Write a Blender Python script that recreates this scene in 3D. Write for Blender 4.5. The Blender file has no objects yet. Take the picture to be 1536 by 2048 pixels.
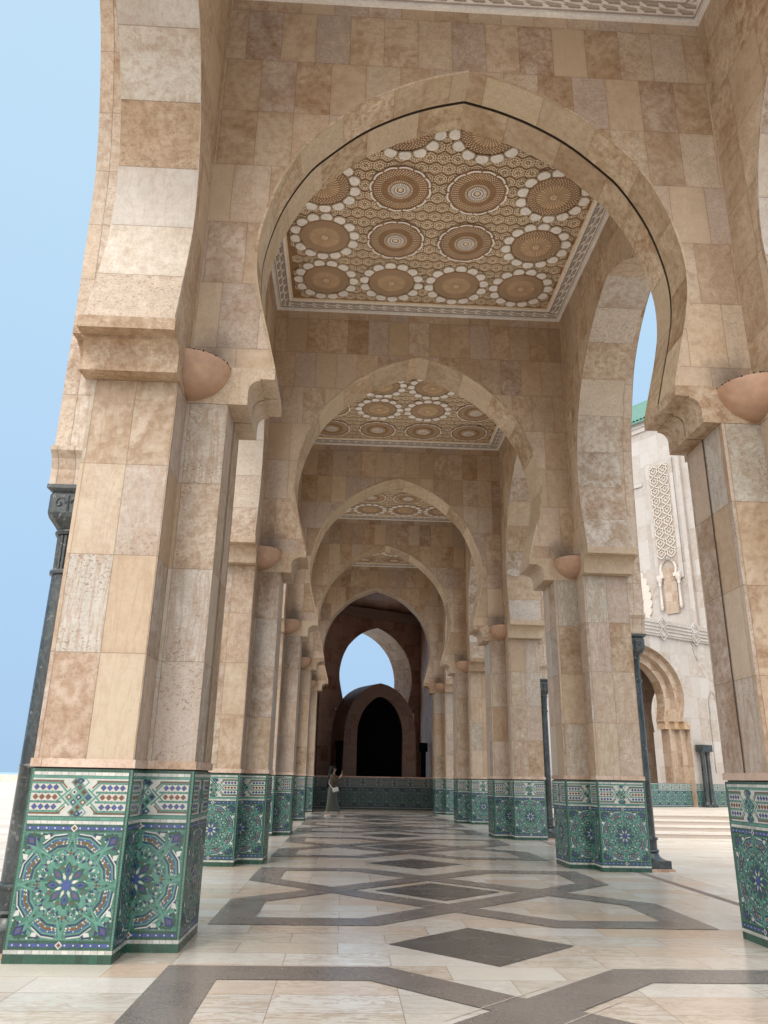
import bpy, bmesh, math, random
from math import sin, cos, pi, radians, atan2, hypot, sqrt, floor
from mathutils import Vector, Matrix
random.seed(7)
S = bpy.context.scene
COL = S.collection

# ------------------------------------------------------------------ layout (metres; x right, y along the arcade, z up)
AX = 1.19            # x of the arcade axis
Y0 = 6.81            # front face of the first cross wall
P = 6.48             # bay spacing
TT = 0.83            # cross wall thickness
ZC = 10.12           # ceiling height
JH = 2.43            # half width between jambs
WI = 2.825           # half width between the side walls
WO = 3.60            # outside of the side wall
ZI = 4.70            # underside of the imposts
ZF = 5.10            # foot of the arches
ZD = 1.33            # top of the tiled dado
NT = 5

# ------------------------------------------------------------------ mesh helper
class MB:
    def __init__(s):
        s.v = []; s.f = []; s.uv = []; s.c = []; s.m = []
    def face(s, pts, uvs=None, col=(1, 1, 1), mi=0):
        pts = [Vector(p) for p in pts]
        if uvs is None:
            n = (pts[1]-pts[0]).cross(pts[2]-pts[0])
            ax = [abs(n.x), abs(n.y), abs(n.z)]
            if ax[2] >= ax[0] and ax[2] >= ax[1]: uvs = [(p.x, p.y) for p in pts]
            elif ax[0] > ax[1]: uvs = [(p.y, p.z) for p in pts]
            else: uvs = [(p.x, p.z) for p in pts]
        b = len(s.v)
        s.v += [tuple(p) for p in pts]
        s.f.append(tuple(range(b, b+len(pts)))); s.uv += list(uvs)
        s.c += [tuple(col)+(1,)]*len(pts); s.m.append(mi)
    def box(s, x0, x1, y0, y1, z0, z1, mi=0, col=(1, 1, 1), skip=''):
        a = [(x0,y0,z0),(x1,y0,z0),(x1,y1,z0),(x0,y1,z0),(x0,y0,z1),(x1,y0,z1),(x1,y1,z1),(x0,y1,z1)]
        F = {'b':(0,3,2,1),'t':(4,5,6,7),'f':(0,1,5,4),'k':(2,3,7,6),'l':(3,0,4,7),'r':(1,2,6,5)}
        for k, q in F.items():
            if k in skip: continue
            s.face([a[i] for i in q], None, col, mi)
    def tube(s, a, b, r0, r1, n=10, mi=0, col=(1,1,1), caps=True):
        a = Vector(a); b = Vector(b); d = (b-a).normalized()
        u = d.orthogonal().normalized(); w = d.cross(u)
        ra = [a+(u*cos(2*pi*i/n)+w*sin(2*pi*i/n))*r0 for i in range(n)]
        rb = [b+(u*cos(2*pi*i/n)+w*sin(2*pi*i/n))*r1 for i in range(n)]
        for i in range(n):
            j = (i+1) % n; s.face([ra[i], ra[j], rb[j], rb[i]], None, col, mi)
        if caps: s.face(ra[::-1], None, col, mi); s.face(rb, None, col, mi)
    def lathe(s, prof, cx=0, cy=0, n=24, mi=0, col=(1,1,1), a0=0, a1=2*pi):
        full = abs(a1-a0-2*pi) < 1e-6
        for (r0, z0), (r1, z1) in zip(prof, prof[1:]):
            for i in range(n):
                t0 = a0+(a1-a0)*i/n; t1 = a0+(a1-a0)*(i+1)/n
                p = [(cx+r0*cos(t0), cy+r0*sin(t0), z0), (cx+r0*cos(t1), cy+r0*sin(t1), z0),
                     (cx+r1*cos(t1), cy+r1*sin(t1), z1), (cx+r1*cos(t0), cy+r1*sin(t0), z1)]
                if r0 < 1e-5: p = p[1:]
                elif r1 < 1e-5: p = p[:3]
                s.face(p, [(q[0]*2+q[1], q[2]) for q in p], col, mi)
    def prism(s, poly, fn, d0, d1, mi=0, col=(1,1,1), caps=True):
        """poly: list of (a,b); fn(a,b,d)->xyz; extruded from d0 to d1"""
        n = len(poly); L = 0
        for i in range(n):
            p, q = poly[i], poly[(i+1) % n]; l = hypot(q[0]-p[0], q[1]-p[1])
            s.face([fn(*p, d0), fn(*q, d0), fn(*q, d1), fn(*p, d1)], [(d0, L), (d0, L+l), (d1, L+l), (d1, L)], col, mi)
            L += l
        if caps:
            s.face([fn(*p, d0) for p in poly], list(poly), col, mi)
            s.face([fn(*p, d1) for p in poly][::-1], list(poly)[::-1], col, mi)
    def build(s, name, mats, parent=None, smooth=False, weld=False, loc=None, bevel=0):
        me = bpy.data.meshes.new(name)
        me.from_pydata(s.v, [], s.f)
        ul = me.uv_layers.new(name='UVMap'); ul.data.foreach_set('uv', [c for u in s.uv for c in u])
        ca = me.color_attributes.new('Col', 'FLOAT_COLOR', 'CORNER'); ca.data.foreach_set('color', [c for u in s.c for c in u])
        if not isinstance(mats, (list, tuple)): mats = [mats]
        for m in mats: me.materials.append(m)
        me.polygons.foreach_set('material_index', s.m)
        if weld or smooth or bevel:
            bm = bmesh.new(); bm.from_mesh(me); bmesh.ops.remove_doubles(bm, verts=bm.verts, dist=1e-4)
            bmesh.ops.recalc_face_normals(bm, faces=bm.faces)
            bm.to_mesh(me); bm.free()
        if smooth:
            me.polygons.foreach_set('use_smooth', [True]*len(me.polygons))
            me.set_sharp_from_angle(angle=radians(40))
        o = bpy.data.objects.new(name, me); COL.objects.link(o)
        if bevel:
            b = o.modifiers.new('bevel', 'BEVEL'); b.width = bevel; b.segments = 2; b.limit_method = 'ANGLE'; b.angle_limit = radians(50)
        if loc: o.location = loc
        if parent: o.parent = parent
        return o

def tag(o, label, cat, group=None, kind=None):
    if label: o['label'] = label
    if cat: o['category'] = cat
    if group: o['group'] = group
    if kind: o['kind'] = kind
    return o
def thing(name, label, cat, loc=(0,0,0), rz=0, group=None):
    o = bpy.data.objects.new(name, None); COL.objects.link(o); o.location = loc; o.rotation_euler = (0, 0, rz)
    o.empty_display_size = .2
    return tag(o, label, cat, group)
def struct(o):
    o['kind'] = 'structure'; return o
def dup(root, loc, rz, label, group=None):
    r = root.copy(); COL.objects.link(r); r.location = loc; r.rotation_euler = (0, 0, rz); r['label'] = label
    if group: r['group'] = group
    for ch in list(root.children):
        c = ch.copy(); COL.objects.link(c); c.parent = r
        for g in list(ch.children):
            d = g.copy(); COL.objects.link(d); d.parent = c
    return r

# ------------------------------------------------------------------ materials
def newmat(name):
    m = bpy.data.materials.new(name); m.use_nodes = True; nt = m.node_tree
    return m, nt, nt.nodes['Principled BSDF']
class N:
    def __init__(s, nt): s.nt = nt
    def __call__(s, t, ins=None, **kw):
        n = s.nt.nodes.new(t)
        for k, v in kw.items(): setattr(n, k, v)
        for k, v in (ins or {}).items():
            if isinstance(v, bpy.types.NodeSocket): s.nt.links.new(v, n.inputs[k])
            else: n.inputs[k].default_value = v
        return n
    def m(s, op, a, b=0.0, c=None, clamp=False):
        d = {0: a, 1: b}
        if c is not None: d[2] = c
        return s('ShaderNodeMath', d, operation=op, use_clamp=clamp).outputs[0]
    def v(s, op, a, b=(0,0,0)):
        return s('ShaderNodeVectorMath', {0: a, 1: b}, operation=op).outputs[0]
    def comb(s, x, y, z): return s('ShaderNodeCombineXYZ', {0: x, 1: y, 2: z}).outputs[0]
    def noise(s, vec, scale, detail=4, rough=.55, dist=0.0):
        return s('ShaderNodeTexNoise', {'Vector': vec, 'Scale': scale, 'Detail': detail, 'Roughness': rough, 'Distortion': dist}).outputs[0]
    def ramp(s, fac, stops, interp='LINEAR'):
        r = s('ShaderNodeValToRGB', {'Fac': fac}); cr = r.color_ramp; cr.interpolation = interp
        while len(cr.elements) < len(stops): cr.elements.new(.5)
        for e, (p, c) in zip(cr.elements, stops):
            e.position = p; e.color = (tuple(c)+(1,)) if not isinstance(c, (int, float)) else (c, c, c, 1)
        return r.outputs[0]
    def mix(s, fac, a, b, mode='MIX'):
        n = s('ShaderNodeMix', data_type='RGBA', blend_type=mode)
        for sock, v in ((n.inputs[0], fac), (n.inputs[6], a), (n.inputs[7], b)):
            if isinstance(v, bpy.types.NodeSocket): s.nt.links.new(v, sock)
            else: sock.default_value = v if isinstance(v, (int, float)) else tuple(v)+(1,)
        return n.outputs[2]

def stone(name, cols, w=.4, h=.78, joint=.003, jcol=.45, stagger=.35, rough=.5, pit=1.0, vein=.5, vdir=(7, 7, 1.4), mott=1.0,
          stains=None, bump=.25, edge=None, spec=.5, rvar=.15, vcol=(.30, .17, .09), u0=0.0, v0=0.0):
    m, nt, b = newmat(name); n = N(nt)
    uv = n('ShaderNodeUVMap').outputs[0]
    sx = n('ShaderNodeSeparateXYZ', {0: uv}); u, v = sx.outputs[0], sx.outputs[1]
    oi = n('ShaderNodeObjectInfo').outputs['Random']; rs = n.m('MULTIPLY', oi, 57.0)
    vh = n.m('ADD', n.m('DIVIDE', v, h), v0); row = n.m('FLOOR', vh)
    rh = n('ShaderNodeTexWhiteNoise', {'Vector': n.comb(row, rs, 3.3)}, noise_dimensions='3D').outputs['Value']
    off = n.m('MULTIPLY', n.m('GREATER_THAN', rh, 1-stagger), .5)
    uw = n.m('ADD', n.m('ADD', n.m('DIVIDE', u, w), u0), off); cell = n.m('FLOOR', uw)
    wn = n('ShaderNodeTexWhiteNoise', {'Vector': n.comb(cell, row, rs)}, noise_dimensions='3D')
    c = wn.outputs['Value']; cc = wn.outputs['Color']
    sc0 = n('ShaderNodeSeparateColor', {0: cc}); mk = n.m('MULTIPLY_ADD', n.m('POWER', sc0.outputs[2], 1.4), 1.15, .12); mk2 = n.m('MULTIPLY_ADD', sc0.outputs[0], 1.0, .2)
    geo = n('ShaderNodeNewGeometry')
    pos = n.v('ADD', geo.outputs['Position'], n.v('MULTIPLY', cc, (23, 31, 17)))
    base = n.ramp(c, [(i/(len(cols)-1), q) for i, q in enumerate(cols)])
    n1 = n.noise(pos, 2.1, 8, .68, .8)
    base = n.mix(n.m('MULTIPLY', n.ramp(n1, [(.42, 0), (.64, 1)]), n.m('MULTIPLY', mk, .95*mott), clamp=True), base, n.mix(1, base, (.66, .54, .42), 'MULTIPLY'))
    n1b = n.noise(n.v('ADD', pos, (9, 4, 2)), 3.2, 8, .7, 1.4)
    base = n.mix(n.m('MULTIPLY', n.ramp(n1b, [(.5, 0), (.64, 1)]), n.m('MULTIPLY', mk2, .7*mott), clamp=True), base, n.mix(1, base, (1.25, 1.27, 1.27), 'MULTIPLY'))
    n2 = n.noise(pos, 13, 6, .65)
    base = n.mix(n.m('MULTIPLY', n.ramp(n2, [(.46, 0), (.60, 1)]), n.m('MULTIPLY', mk, .75*mott), clamp=True), base, n.mix(1, base, (.70, .59, .49), 'MULTIPLY'))
    n3 = n.noise(pos, 40, 4, .7)
    base = n.mix(n.m('MULTIPLY', n.ramp(n3, [(.50, 0), (.60, 1)]), n.m('MULTIPLY', mk2, .55*mott), clamp=True), base, n.mix(1, base, (.66, .58, .50), 'MULTIPLY'))
    # veins
    vs = n.v('MULTIPLY', pos, vdir)
    nv = n.noise(vs, 1.0, 7, .62, 1.6)
    scr = n('ShaderNodeSeparateColor', {0: cc})
    vm = n.m('MULTIPLY', n.ramp(nv, [(.47, 0), (.53, .9), (.58, 0)]), n.m('MULTIPLY', scr.outputs[1], vein))
    base = n.mix(vm, base, vcol)
    # pits of the travertine
    pp = n.v('MULTIPLY', pos, (1, 1, 1.8))
    np_ = n.noise(pp, 34, 3, .6, .3)
    pmask = n.m('MULTIPLY', n.ramp(np_, [(.59, 0), (.635, 1)]), n.ramp(n.noise(pos, 2.3, 3), [(.44, 0), (.56, 1)]))
    pmask = n.m('MULTIPLY', pmask, n.m('MULTIPLY', n.ramp(scr.outputs[0], [(.3, .1), (.75, 1)]), pit), clamp=True)
    base = n.mix(n.m('MULTIPLY', pmask, .75), base, (.20, .125, .08))
    # joints
    fu = n.m('FRACT', uw); fv = n.m('FRACT', vh)
    du = n.m('MULTIPLY', n.m('MINIMUM', fu, n.m('SUBTRACT', 1.0, fu)), w)
    dv = n.m('MULTIPLY', n.m('MINIMUM', fv, n.m('SUBTRACT', 1.0, fv)), h)
    d = n.m('MINIMUM', du, dv)
    jm = n.m('SUBTRACT', 1.0, n('ShaderNodeMapRange', {0: d, 1: joint*.6, 2: joint*1.6, 3: 0.0, 4: 1.0}).outputs[0])
    base = n.mix(n.m('MULTIPLY', jm, .8), base, n.mix(1, base, (jcol, jcol*.88, jcol*.76), 'MULTIPLY'))
    # dirt along joints
    jd = n.m('SUBTRACT', 1.0, n('ShaderNodeMapRange', {0: d, 1: 0.0, 2: .05, 3: 0.0, 4: 1.0}).outputs[0])
    base = n.mix(n.m('MULTIPLY', n.m('MULTIPLY', jd, n.ramp(n.noise(pos, 5, 4), [(.4, 0), (.7, 1)])), .35*mott), base, n.mix(1, base, (.68, .56, .46), 'MULTIPLY'))
    if stains:
        for (cu, cv, ru, rv, k) in stains:
            q = n.comb(n.m('DIVIDE', n.m('SUBTRACT', n.m('ABSOLUTE', u), cu), ru), n.m('DIVIDE', n.m('SUBTRACT', v, cv), rv), 0.0)
            L = n('ShaderNodeVectorMath', {0: q}, operation='LENGTH').outputs['Value']
            L = n.m('ADD', L, n.m('MULTIPLY', n.m('SUBTRACT', n.noise(geo.outputs['Position'], 7, 5), .5), .9))
            base = n.mix(n.m('MULTIPLY', n.ramp(L, [(.1, 1), (1.0, 0)]), k), base, (.10, .075, .062))
    nt.links.new(base, b.inputs['Base Color'])
    r = n.m('ADD', n.m('MULTIPLY', n2, rvar), rough-rvar*.5)
    r = n.m('ADD', r, n.m('MULTIPLY', c, rvar*.5))
    nt.links.new(r, b.inputs['Roughness'])
    b.inputs['Specular IOR Level'].default_value = spec
    hgt = n.m('SUBTRACT', n.m('MULTIPLY', n2, .25), n.m('ADD', n.m('MULTIPLY', pmask, .6), n.m('MULTIPLY', jm, .7)))
    hgt = n.m('ADD', hgt, n.m('MULTIPLY', c, .35))
    bp = n('ShaderNodeBump', {'Height': hgt, 'Strength': bump, 'Distance': .01})
    nt.links.new(bp.outputs[0], b.inputs['Normal'])
    return m

def simple(name, col, rough=.5, nscale=20, amt=.3, metal=0, bump=.1, spec=.5, dark=.5, stretch=(1,1,1)):
    m, nt, b = newmat(name); n = N(nt)
    pos = n.v('MULTIPLY', n('ShaderNodeTexCoord').outputs['Object'], stretch)
    a = n.noise(pos, nscale, 6, .6)
    c = n.mix(n.m('MULTIPLY', n.ramp(a, [(.35, 0), (.7, 1)]), amt), col, tuple(x*dark for x in col))
    nt.links.new(c, b.inputs['Base Color']); b.inputs['Roughness'].default_value = rough; b.inputs['Metallic'].default_value = metal
    b.inputs['Specular IOR Level'].default_value = spec
    nt.links.new(n('ShaderNodeBump', {'Height': a, 'Strength': bump, 'Distance': .01}).outputs[0], b.inputs['Normal'])
    return m

def vcol(name, rough=.25, nscale=14, amt=.25, bump=.15, coat=0, spec=.5):
    m, nt, b = newmat(name); n = N(nt)
    a = n('ShaderNodeAttribute', attribute_name='Col').outputs['Color']
    pos = n('ShaderNodeNewGeometry').outputs['Position']
    f = n.noise(pos, nscale, 5, .6); g = n.noise(pos, 3, 3)
    c = n.mix(n.m('MULTIPLY', n.ramp(f, [(.4, 0), (.7, 1)]), amt), a, n.mix(1, a, (.55, .55, .55), 'MULTIPLY'))
    c = n.mix(n.m('MULTIPLY', n.ramp(g, [(.45, 0), (.7, 1)]), amt), c, n.mix(1, c, (1.3, 1.28, 1.25), 'MULTIPLY'))
    nt.links.new(c, b.inputs['Base Color'])
    nt.links.new(n.m('ADD', n.m('MULTIPLY', f, .25), rough-.1), b.inputs['Roughness'])
    b.inputs['Specular IOR Level'].default_value = spec
    if coat: b.inputs['Coat Weight'].default_value = coat; b.inputs['Coat Roughness'].default_value = .15
    nt.links.new(n('ShaderNodeBump', {'Height': f, 'Strength': bump, 'Distance': .006}).outputs[0], b.inputs['Normal'])
    return m

TAN = [(.45,.34,.225), (.54,.43,.30), (.48,.385,.28), (.60,.49,.35), (.41,.30,.195), (.56,.46,.34), (.51,.42,.32), (.62,.53,.40)]
PAL = [(.51,.395,.28), (.49,.44,.36), (.47,.345,.235), (.53,.435,.335), (.43,.31,.20), (.53,.44,.36), (.48,.37,.285), (.475,.44,.395), (.46,.375,.315), (.49,.41,.355), (.50,.40,.31), (.47,.445,.39)]
WAL = [(.53,.40,.28), (.47,.35,.235), (.58,.45,.33), (.51,.395,.285), (.56,.425,.30), (.51,.41,.335), (.43,.31,.205), (.57,.465,.36), (.49,.385,.315), (.45,.36,.29)]
M = {}
M['pier'] = stone('travertine_pier', [tuple(x*.92 for x in c) for c in PAL], w=.3625, h=.825, stagger=0, pit=1.4, vein=.7, v0=.303, mott=.85, vdir=(6, 6, 1.0), jcol=.55)
M['wall'] = stone('travertine_wall', WAL, w=.40, h=.76, stagger=.4, pit=.6, vein=.25, mott=.8, jcol=.55, stains=[(2.60, 5.22, .34, .34, .6)])
M['side'] = stone('travertine_side', [(.56,.435,.32),(.51,.40,.29),(.59,.475,.36),(.48,.375,.27)], w=.6, h=.8, stagger=.5, pit=.6, vein=.3, vdir=(4,4,2))
M['soffit'] = stone('travertine_soffit', TAN[:4]+[(.60,.47,.34),(.66,.55,.42)], w=5, h=.72, stagger=0, pit=.5, vein=.2)
M['reveal'] = stone('travertine_reveal', [(.48,.385,.30),(.47,.43,.39),(.52,.47,.41),(.53,.45,.36),(.43,.32,.215),(.47,.42,.38),(.54,.48,.41)], w=5, h=.66, stagger=0, pit=1.3, vein=.35, bump=.35)
M['impost'] = stone('travertine_impost', [(.47,.365,.26),(.52,.41,.30),(.43,.33,.23)], w=50, h=50, stagger=0, pit=.6, vein=.4, mott=1.0, u0=.5, v0=.5)
M['outer'] = stone('travertine_outer', [(.52,.435,.36),(.56,.49,.42),(.49,.385,.285),(.54,.47,.41)], w=.155, h=.62, stagger=0, pit=.5)
M['dark'] = stone('shaded_stone', [(.56,.39,.32),(.62,.44,.37),(.50,.35,.285),(.66,.49,.42)], w=.7, h=.7, stagger=.5, pit=.2)
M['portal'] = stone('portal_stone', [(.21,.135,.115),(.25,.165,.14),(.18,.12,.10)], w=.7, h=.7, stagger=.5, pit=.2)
M['band'] = stone('pink_moulding', [(.52,.39,.32),(.56,.44,.36)], w=1.1, h=5, stagger=0, pit=.2, vein=.4)
M['white'] = stone('facade_marble', [(.43,.40,.375),(.47,.445,.425),(.40,.365,.335),(.45,.42,.395)], w=.9, h=1.3, stagger=.5, pit=.15, vein=.25, mott=.5, jcol=.7)
M['fac_arch'] = stone('facade_arch_stone', [(.40,.32,.25),(.45,.37,.30),(.36,.28,.21)], w=.8, h=.8, stagger=.3, pit=.3)
M['floor'] = stone('floor_marble', [(.52,.465,.405),(.60,.585,.56),(.56,.515,.465),(.53,.51,.48),(.63,.62,.605),(.54,.415,.315),(.59,.575,.555),(.57,.535,.48),(.52,.445,.385),(.61,.60,.58)],
                   w=.80, h=.405, joint=.0028, jcol=.5, stagger=.5, rough=.17, pit=0, vein=1.0, vdir=(2.2, 7.5, 1), mott=.30, bump=.003, rvar=.10, spec=.45, vcol=(.36, .28, .21))
M['plaza'] = stone('plaza_marble', [(.60,.56,.50),(.64,.61,.57),(.57,.52,.455),(.62,.59,.55)], w=1.2, h=.8, stagger=.5, joint=.005, jcol=.55, rough=.4, pit=0, vein=.8,
                   vdir=(.8, 3.5, 1), mott=.6, bump=.01, vcol=(.48,.38,.29))
M['peach'] = simple('peach_stone', (.50,.305,.20), .5, 7, .8, dark=.66, bump=.12)
M['sooty'] = simple('sooty_rim', (.06,.045,.04), .9, 30, .5)
def marble_green():
    m, nt, b = newmat('dark_green_marble'); n = N(nt)
    pos = n('ShaderNodeNewGeometry').outputs['Position']
    a = n.noise(n.v('MULTIPLY', pos, (1, 1, .55)), 5, 8, .65, 2.2)
    v = n.ramp(a, [(.47, 0), (.50, 1), (.53, 0)])
    v2 = n.ramp(n.noise(pos, 11, 6, .6, 1.5), [(.60, 0), (.66, 1)])
    g = n.ramp(n.noise(pos, 2.2, 5, .6, .8), [(.35, (.010,.015,.017)), (.5, (.022,.030,.032)), (.7, (.046,.056,.058))])
    c = n.mix(n.m('MULTIPLY', v, .28), g, (.16,.18,.18)); c = n.mix(n.m('MULTIPLY', v2, .3), c, (.34,.34,.34))
    nt.links.new(c, b.inputs['Base Color']); b.inputs['Roughness'].default_value = .28
    return m
M['green'] = marble_green()
def granite(name, c0, c1, c2, sc=150, rough=.24, veins=False):
    m, nt, b = newmat(name); n = N(nt)
    pos = n('ShaderNodeNewGeometry').outputs['Position']
    a = n.noise(pos, sc, 3, .7); l = n.noise(pos, 1.6, 5, .6)
    c = n.ramp(a, [(.36, c0), (.5, c1), (.66, c2)])
    c = n.mix(n.ramp(l, [(.35, 0), (.7, .45)]), c, n.mix(1, c, (1.5, 1.45, 1.4), 'MULTIPLY'))
    if veins:
        v = n.ramp(n.noise(n.v('MULTIPLY', pos, (.6, 1.4, 1)), 1.3, 8, .6, 1.2), [(.485, 0), (.5, .55), (.515, 0)])
        c = n.mix(v, c, (.22, .21, .20))
    nt.links.new(c, b.inputs['Base Color']); nt.links.new(n.ramp(l, [(.3, rough-.06), (.7, rough+.1)]), b.inputs['Roughness'])
    return m
M['granite'] = granite('brown_grey_granite', (.080,.070,.067), (.152,.135,.128), (.28,.25,.238))
M['slate'] = granite('charcoal_stone', (.050,.049,.049), (.078,.076,.075), (.110,.107,.104), 60, .26, True)
M['zel'] = vcol('zellige_glaze', .22, 30, .45, .3, spec=.6)
M['zel_dim'] = vcol('zellige_shaded', .35, 30, .45, .3, spec=.4)  # zellige copy with the end chamber's shade put into its colour
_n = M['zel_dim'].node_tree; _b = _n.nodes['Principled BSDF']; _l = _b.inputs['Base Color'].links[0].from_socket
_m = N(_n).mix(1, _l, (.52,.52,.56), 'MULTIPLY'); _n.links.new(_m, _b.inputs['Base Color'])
M['plaster'] = vcol('carved_plaster', .75, 22, .35, .3, spec=.25)
M['carved'] = simple('carved_white_stone', (.56,.51,.46), .7, 6, .5, dark=.78)
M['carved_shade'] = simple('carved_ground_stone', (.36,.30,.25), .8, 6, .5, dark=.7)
M['roof'] = simple('green_glazed_roof_tiles', (.10,.23,.185), .5, 3, .5, stretch=(1,1,1))
M['black'] = simple('black_bronze_door', (.004,.0045,.006), .8, 8, .3, spec=.05)
M['groove'] = simple('joint_shadow', (.075,.048,.03), .9, 8, .2)
M['sea'] = simple('hazy_sea', (.30,.42,.58), .35, .02, .1)

# ------------------------------------------------------------------ arch profiles (half width, height) from foot to apex
def smooth_prof(pts, k=5):
    out = []
    n = len(pts)
    for i in range(n-1):
        p0 = pts[max(0, i-1)]; p1 = pts[i]; p2 = pts[i+1]; p3 = pts[min(n-1, i+2)]
        for j in range(k):
            t = j/k
            out.append(tuple(.5*((2*p1[c])+(-p0[c]+p2[c])*t+(2*p0[c]-5*p1[c]+4*p2[c]-p3[c])*t*t+(-p0[c]+3*p1[c]-3*p2[c]+p3[c])*t**3) for c in (0, 1)))
    out.append(pts[-1]); return out
ARCH = smooth_prof([(2.0,5.1),(2.10,5.5),(2.20,5.9),(2.265,6.3),(2.25,6.75),(2.10,7.35),(1.84,7.88),(1.60,8.17),(1.22,8.53),(.80,8.80),(.40,8.98),(0,9.10)])
OUTER = smooth_prof([(2.60,4.1),(2.57,5.2),(2.54,6.0),(2.46,7.1),(2.20,8.0),(1.87,8.68),(1.3,9.25),(.65,9.62),(0,9.82)])
def scale_prof(pr, f, dz=0, fz=1): return [(a*f, (z-5.1)*fz+5.1+dz) for a, z in pr]

def arch_wall(fn, prof, half, z0, z1, t, mats, soffit_gap=None, ends=True, mi_w=0, mi_s=1, uoff=0, jambs=None, mb=None, face_gap=None):
    """fn(u, d, z)->xyz, u along the wall, d through it (0 front .. t back)."""
    mb = mb or MB()
    for d, sg in ((0, 1), (t, -1)):
        for s in (-1, 1):
            for (a, za), (b, zb) in zip(prof, prof[1:]):
                mb.face([fn(s*a, d, za), fn(s*half, d, za), fn(s*half, d, zb), fn(s*b, d, zb)],
                        [(s*a+uoff, za), (s*half+uoff, za), (s*half+uoff, zb), (s*b+uoff, zb)], mi=mi_w)
            if jambs:   # jamb below the foot, straight down
                mb.face([fn(s*jambs, d, z0), fn(s*half, d, z0), fn(s*half, d, prof[0][1]), fn(s*jambs, d, prof[0][1])],
                        [(s*jambs, z0), (s*half, z0), (s*half, prof[0][1]), (s*jambs, prof[0][1])], mi=mi_w)
        za = prof[-1][1]
        mb.face([fn(-half, d, za), fn(half, d, za), fn(half, d, z1), fn(-half, d, z1)], [(-half+uoff, za), (half+uoff, za), (half+uoff, z1), (-half+uoff, z1)], mi=mi_w)
    segs = [(0, t)] if not soffit_gap else [(0, soffit_gap[0]), (soffit_gap[1], t)]
    for s in (-1, 1):
        L = .1
        pr = prof if not jambs else [(jambs, z0), (jambs, prof[0][1])]+prof
        for (a, za), (b, zb) in zip(pr, pr[1:]):
            l = hypot(a-b, za-zb)
            for i, (d0, d1) in enumerate(segs):
                v0 = L+i*.36
                mb.face([fn(s*a, d0, za), fn(s*a, d1, za), fn(s*b, d1, zb), fn(s*b, d0, zb)],
                        [(d0+1+i*5+s*12, v0), (d1+1+i*5+s*12, v0), (d1+1+i*5+s*12, v0+l), (d0+1+i*5+s*12, v0+l)], mi=mi_s)
            if soffit_gap:
                e = .06
                g0, g1 = soffit_gap
                nx, nz = (zb-za)/max(l,1e-6), -(b-a)/max(l,1e-6)
                A = (a+nx*e, za+nz*e); B = (b+nx*e, zb+nz*e)
                mb.face([fn(s*A[0], g0, A[1]), fn(s*A[0], g1, A[1]), fn(s*B[0], g1, B[1]), fn(s*B[0], g0, B[1])], mi=2)
                for g in (g0, g1):
                    mb.face([fn(s*a, g, za), fn(s*b, g, zb), fn(s*B[0], g, B[1]), fn(s*A[0], g, A[1])], mi=2)
            L += l
    if ends:
        mb.face([fn(-half, 0, z1), fn(half, 0, z1), fn(half, t, z1), fn(-half, t, z1)], mi=mi_w)
        for s in (-1, 1):
            mb.face([fn(s*half, 0, prof[0][1] if not jambs else z0), fn(s*half, t, prof[0][1] if not jambs else z0), fn(s*half, t, z1), fn(s*half, 0, z1)], mi=mi_w)
            if not jambs: mb.face([fn(s*half, 0, prof[0][1]), fn(s*half, t, prof[0][1]), fn(s*prof[0][0], t, prof[0][1]), fn(s*prof[0][0], 0, prof[0][1])], mi=mi_w)
    return mb

# ------------------------------------------------------------------ zellige
TEAL=(.042,.142,.108); TEAL2=(.028,.105,.078); DG=(.012,.058,.034); NAVY=(.014,.02,.075); BLUE=(.034,.060,.20); LB=(.12,.22,.42)
BROWN=(.125,.052,.024); WHT=(.44,.44,.41); BLK=(.015,.015,.02); SEAG=(.072,.205,.16)
def jit(c, a=.16):
    k = 1+random.uniform(-a, a); return tuple(x*k for x in c)
def clip_poly(poly, x0, x1, y0, y1):
    def cl(pts, ins, inter):
        out = []
        for i in range(len(pts)):
            p, q = pts[i], pts[(i+1) % len(pts)]
            if ins(p):
                out.append(p)
                if not ins(q): out.append(inter(p, q))
            elif ins(q): out.append(inter(p, q))
        return out
    for k, v, sg in ((0, x0, 1), (0, x1, -1), (1, y0, 1), (1, y1, -1)):
        if not poly: return []
        poly = cl(poly, lambda p: sg*(p[k]-v) >= -1e-9,
                  lambda p, q: tuple(p[j]+(q[j]-p[j])*((v-p[k])/((q[k]-p[k]) or 1e-9)) for j in (0, 1)))
    return poly if len(poly) > 2 else []
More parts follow.
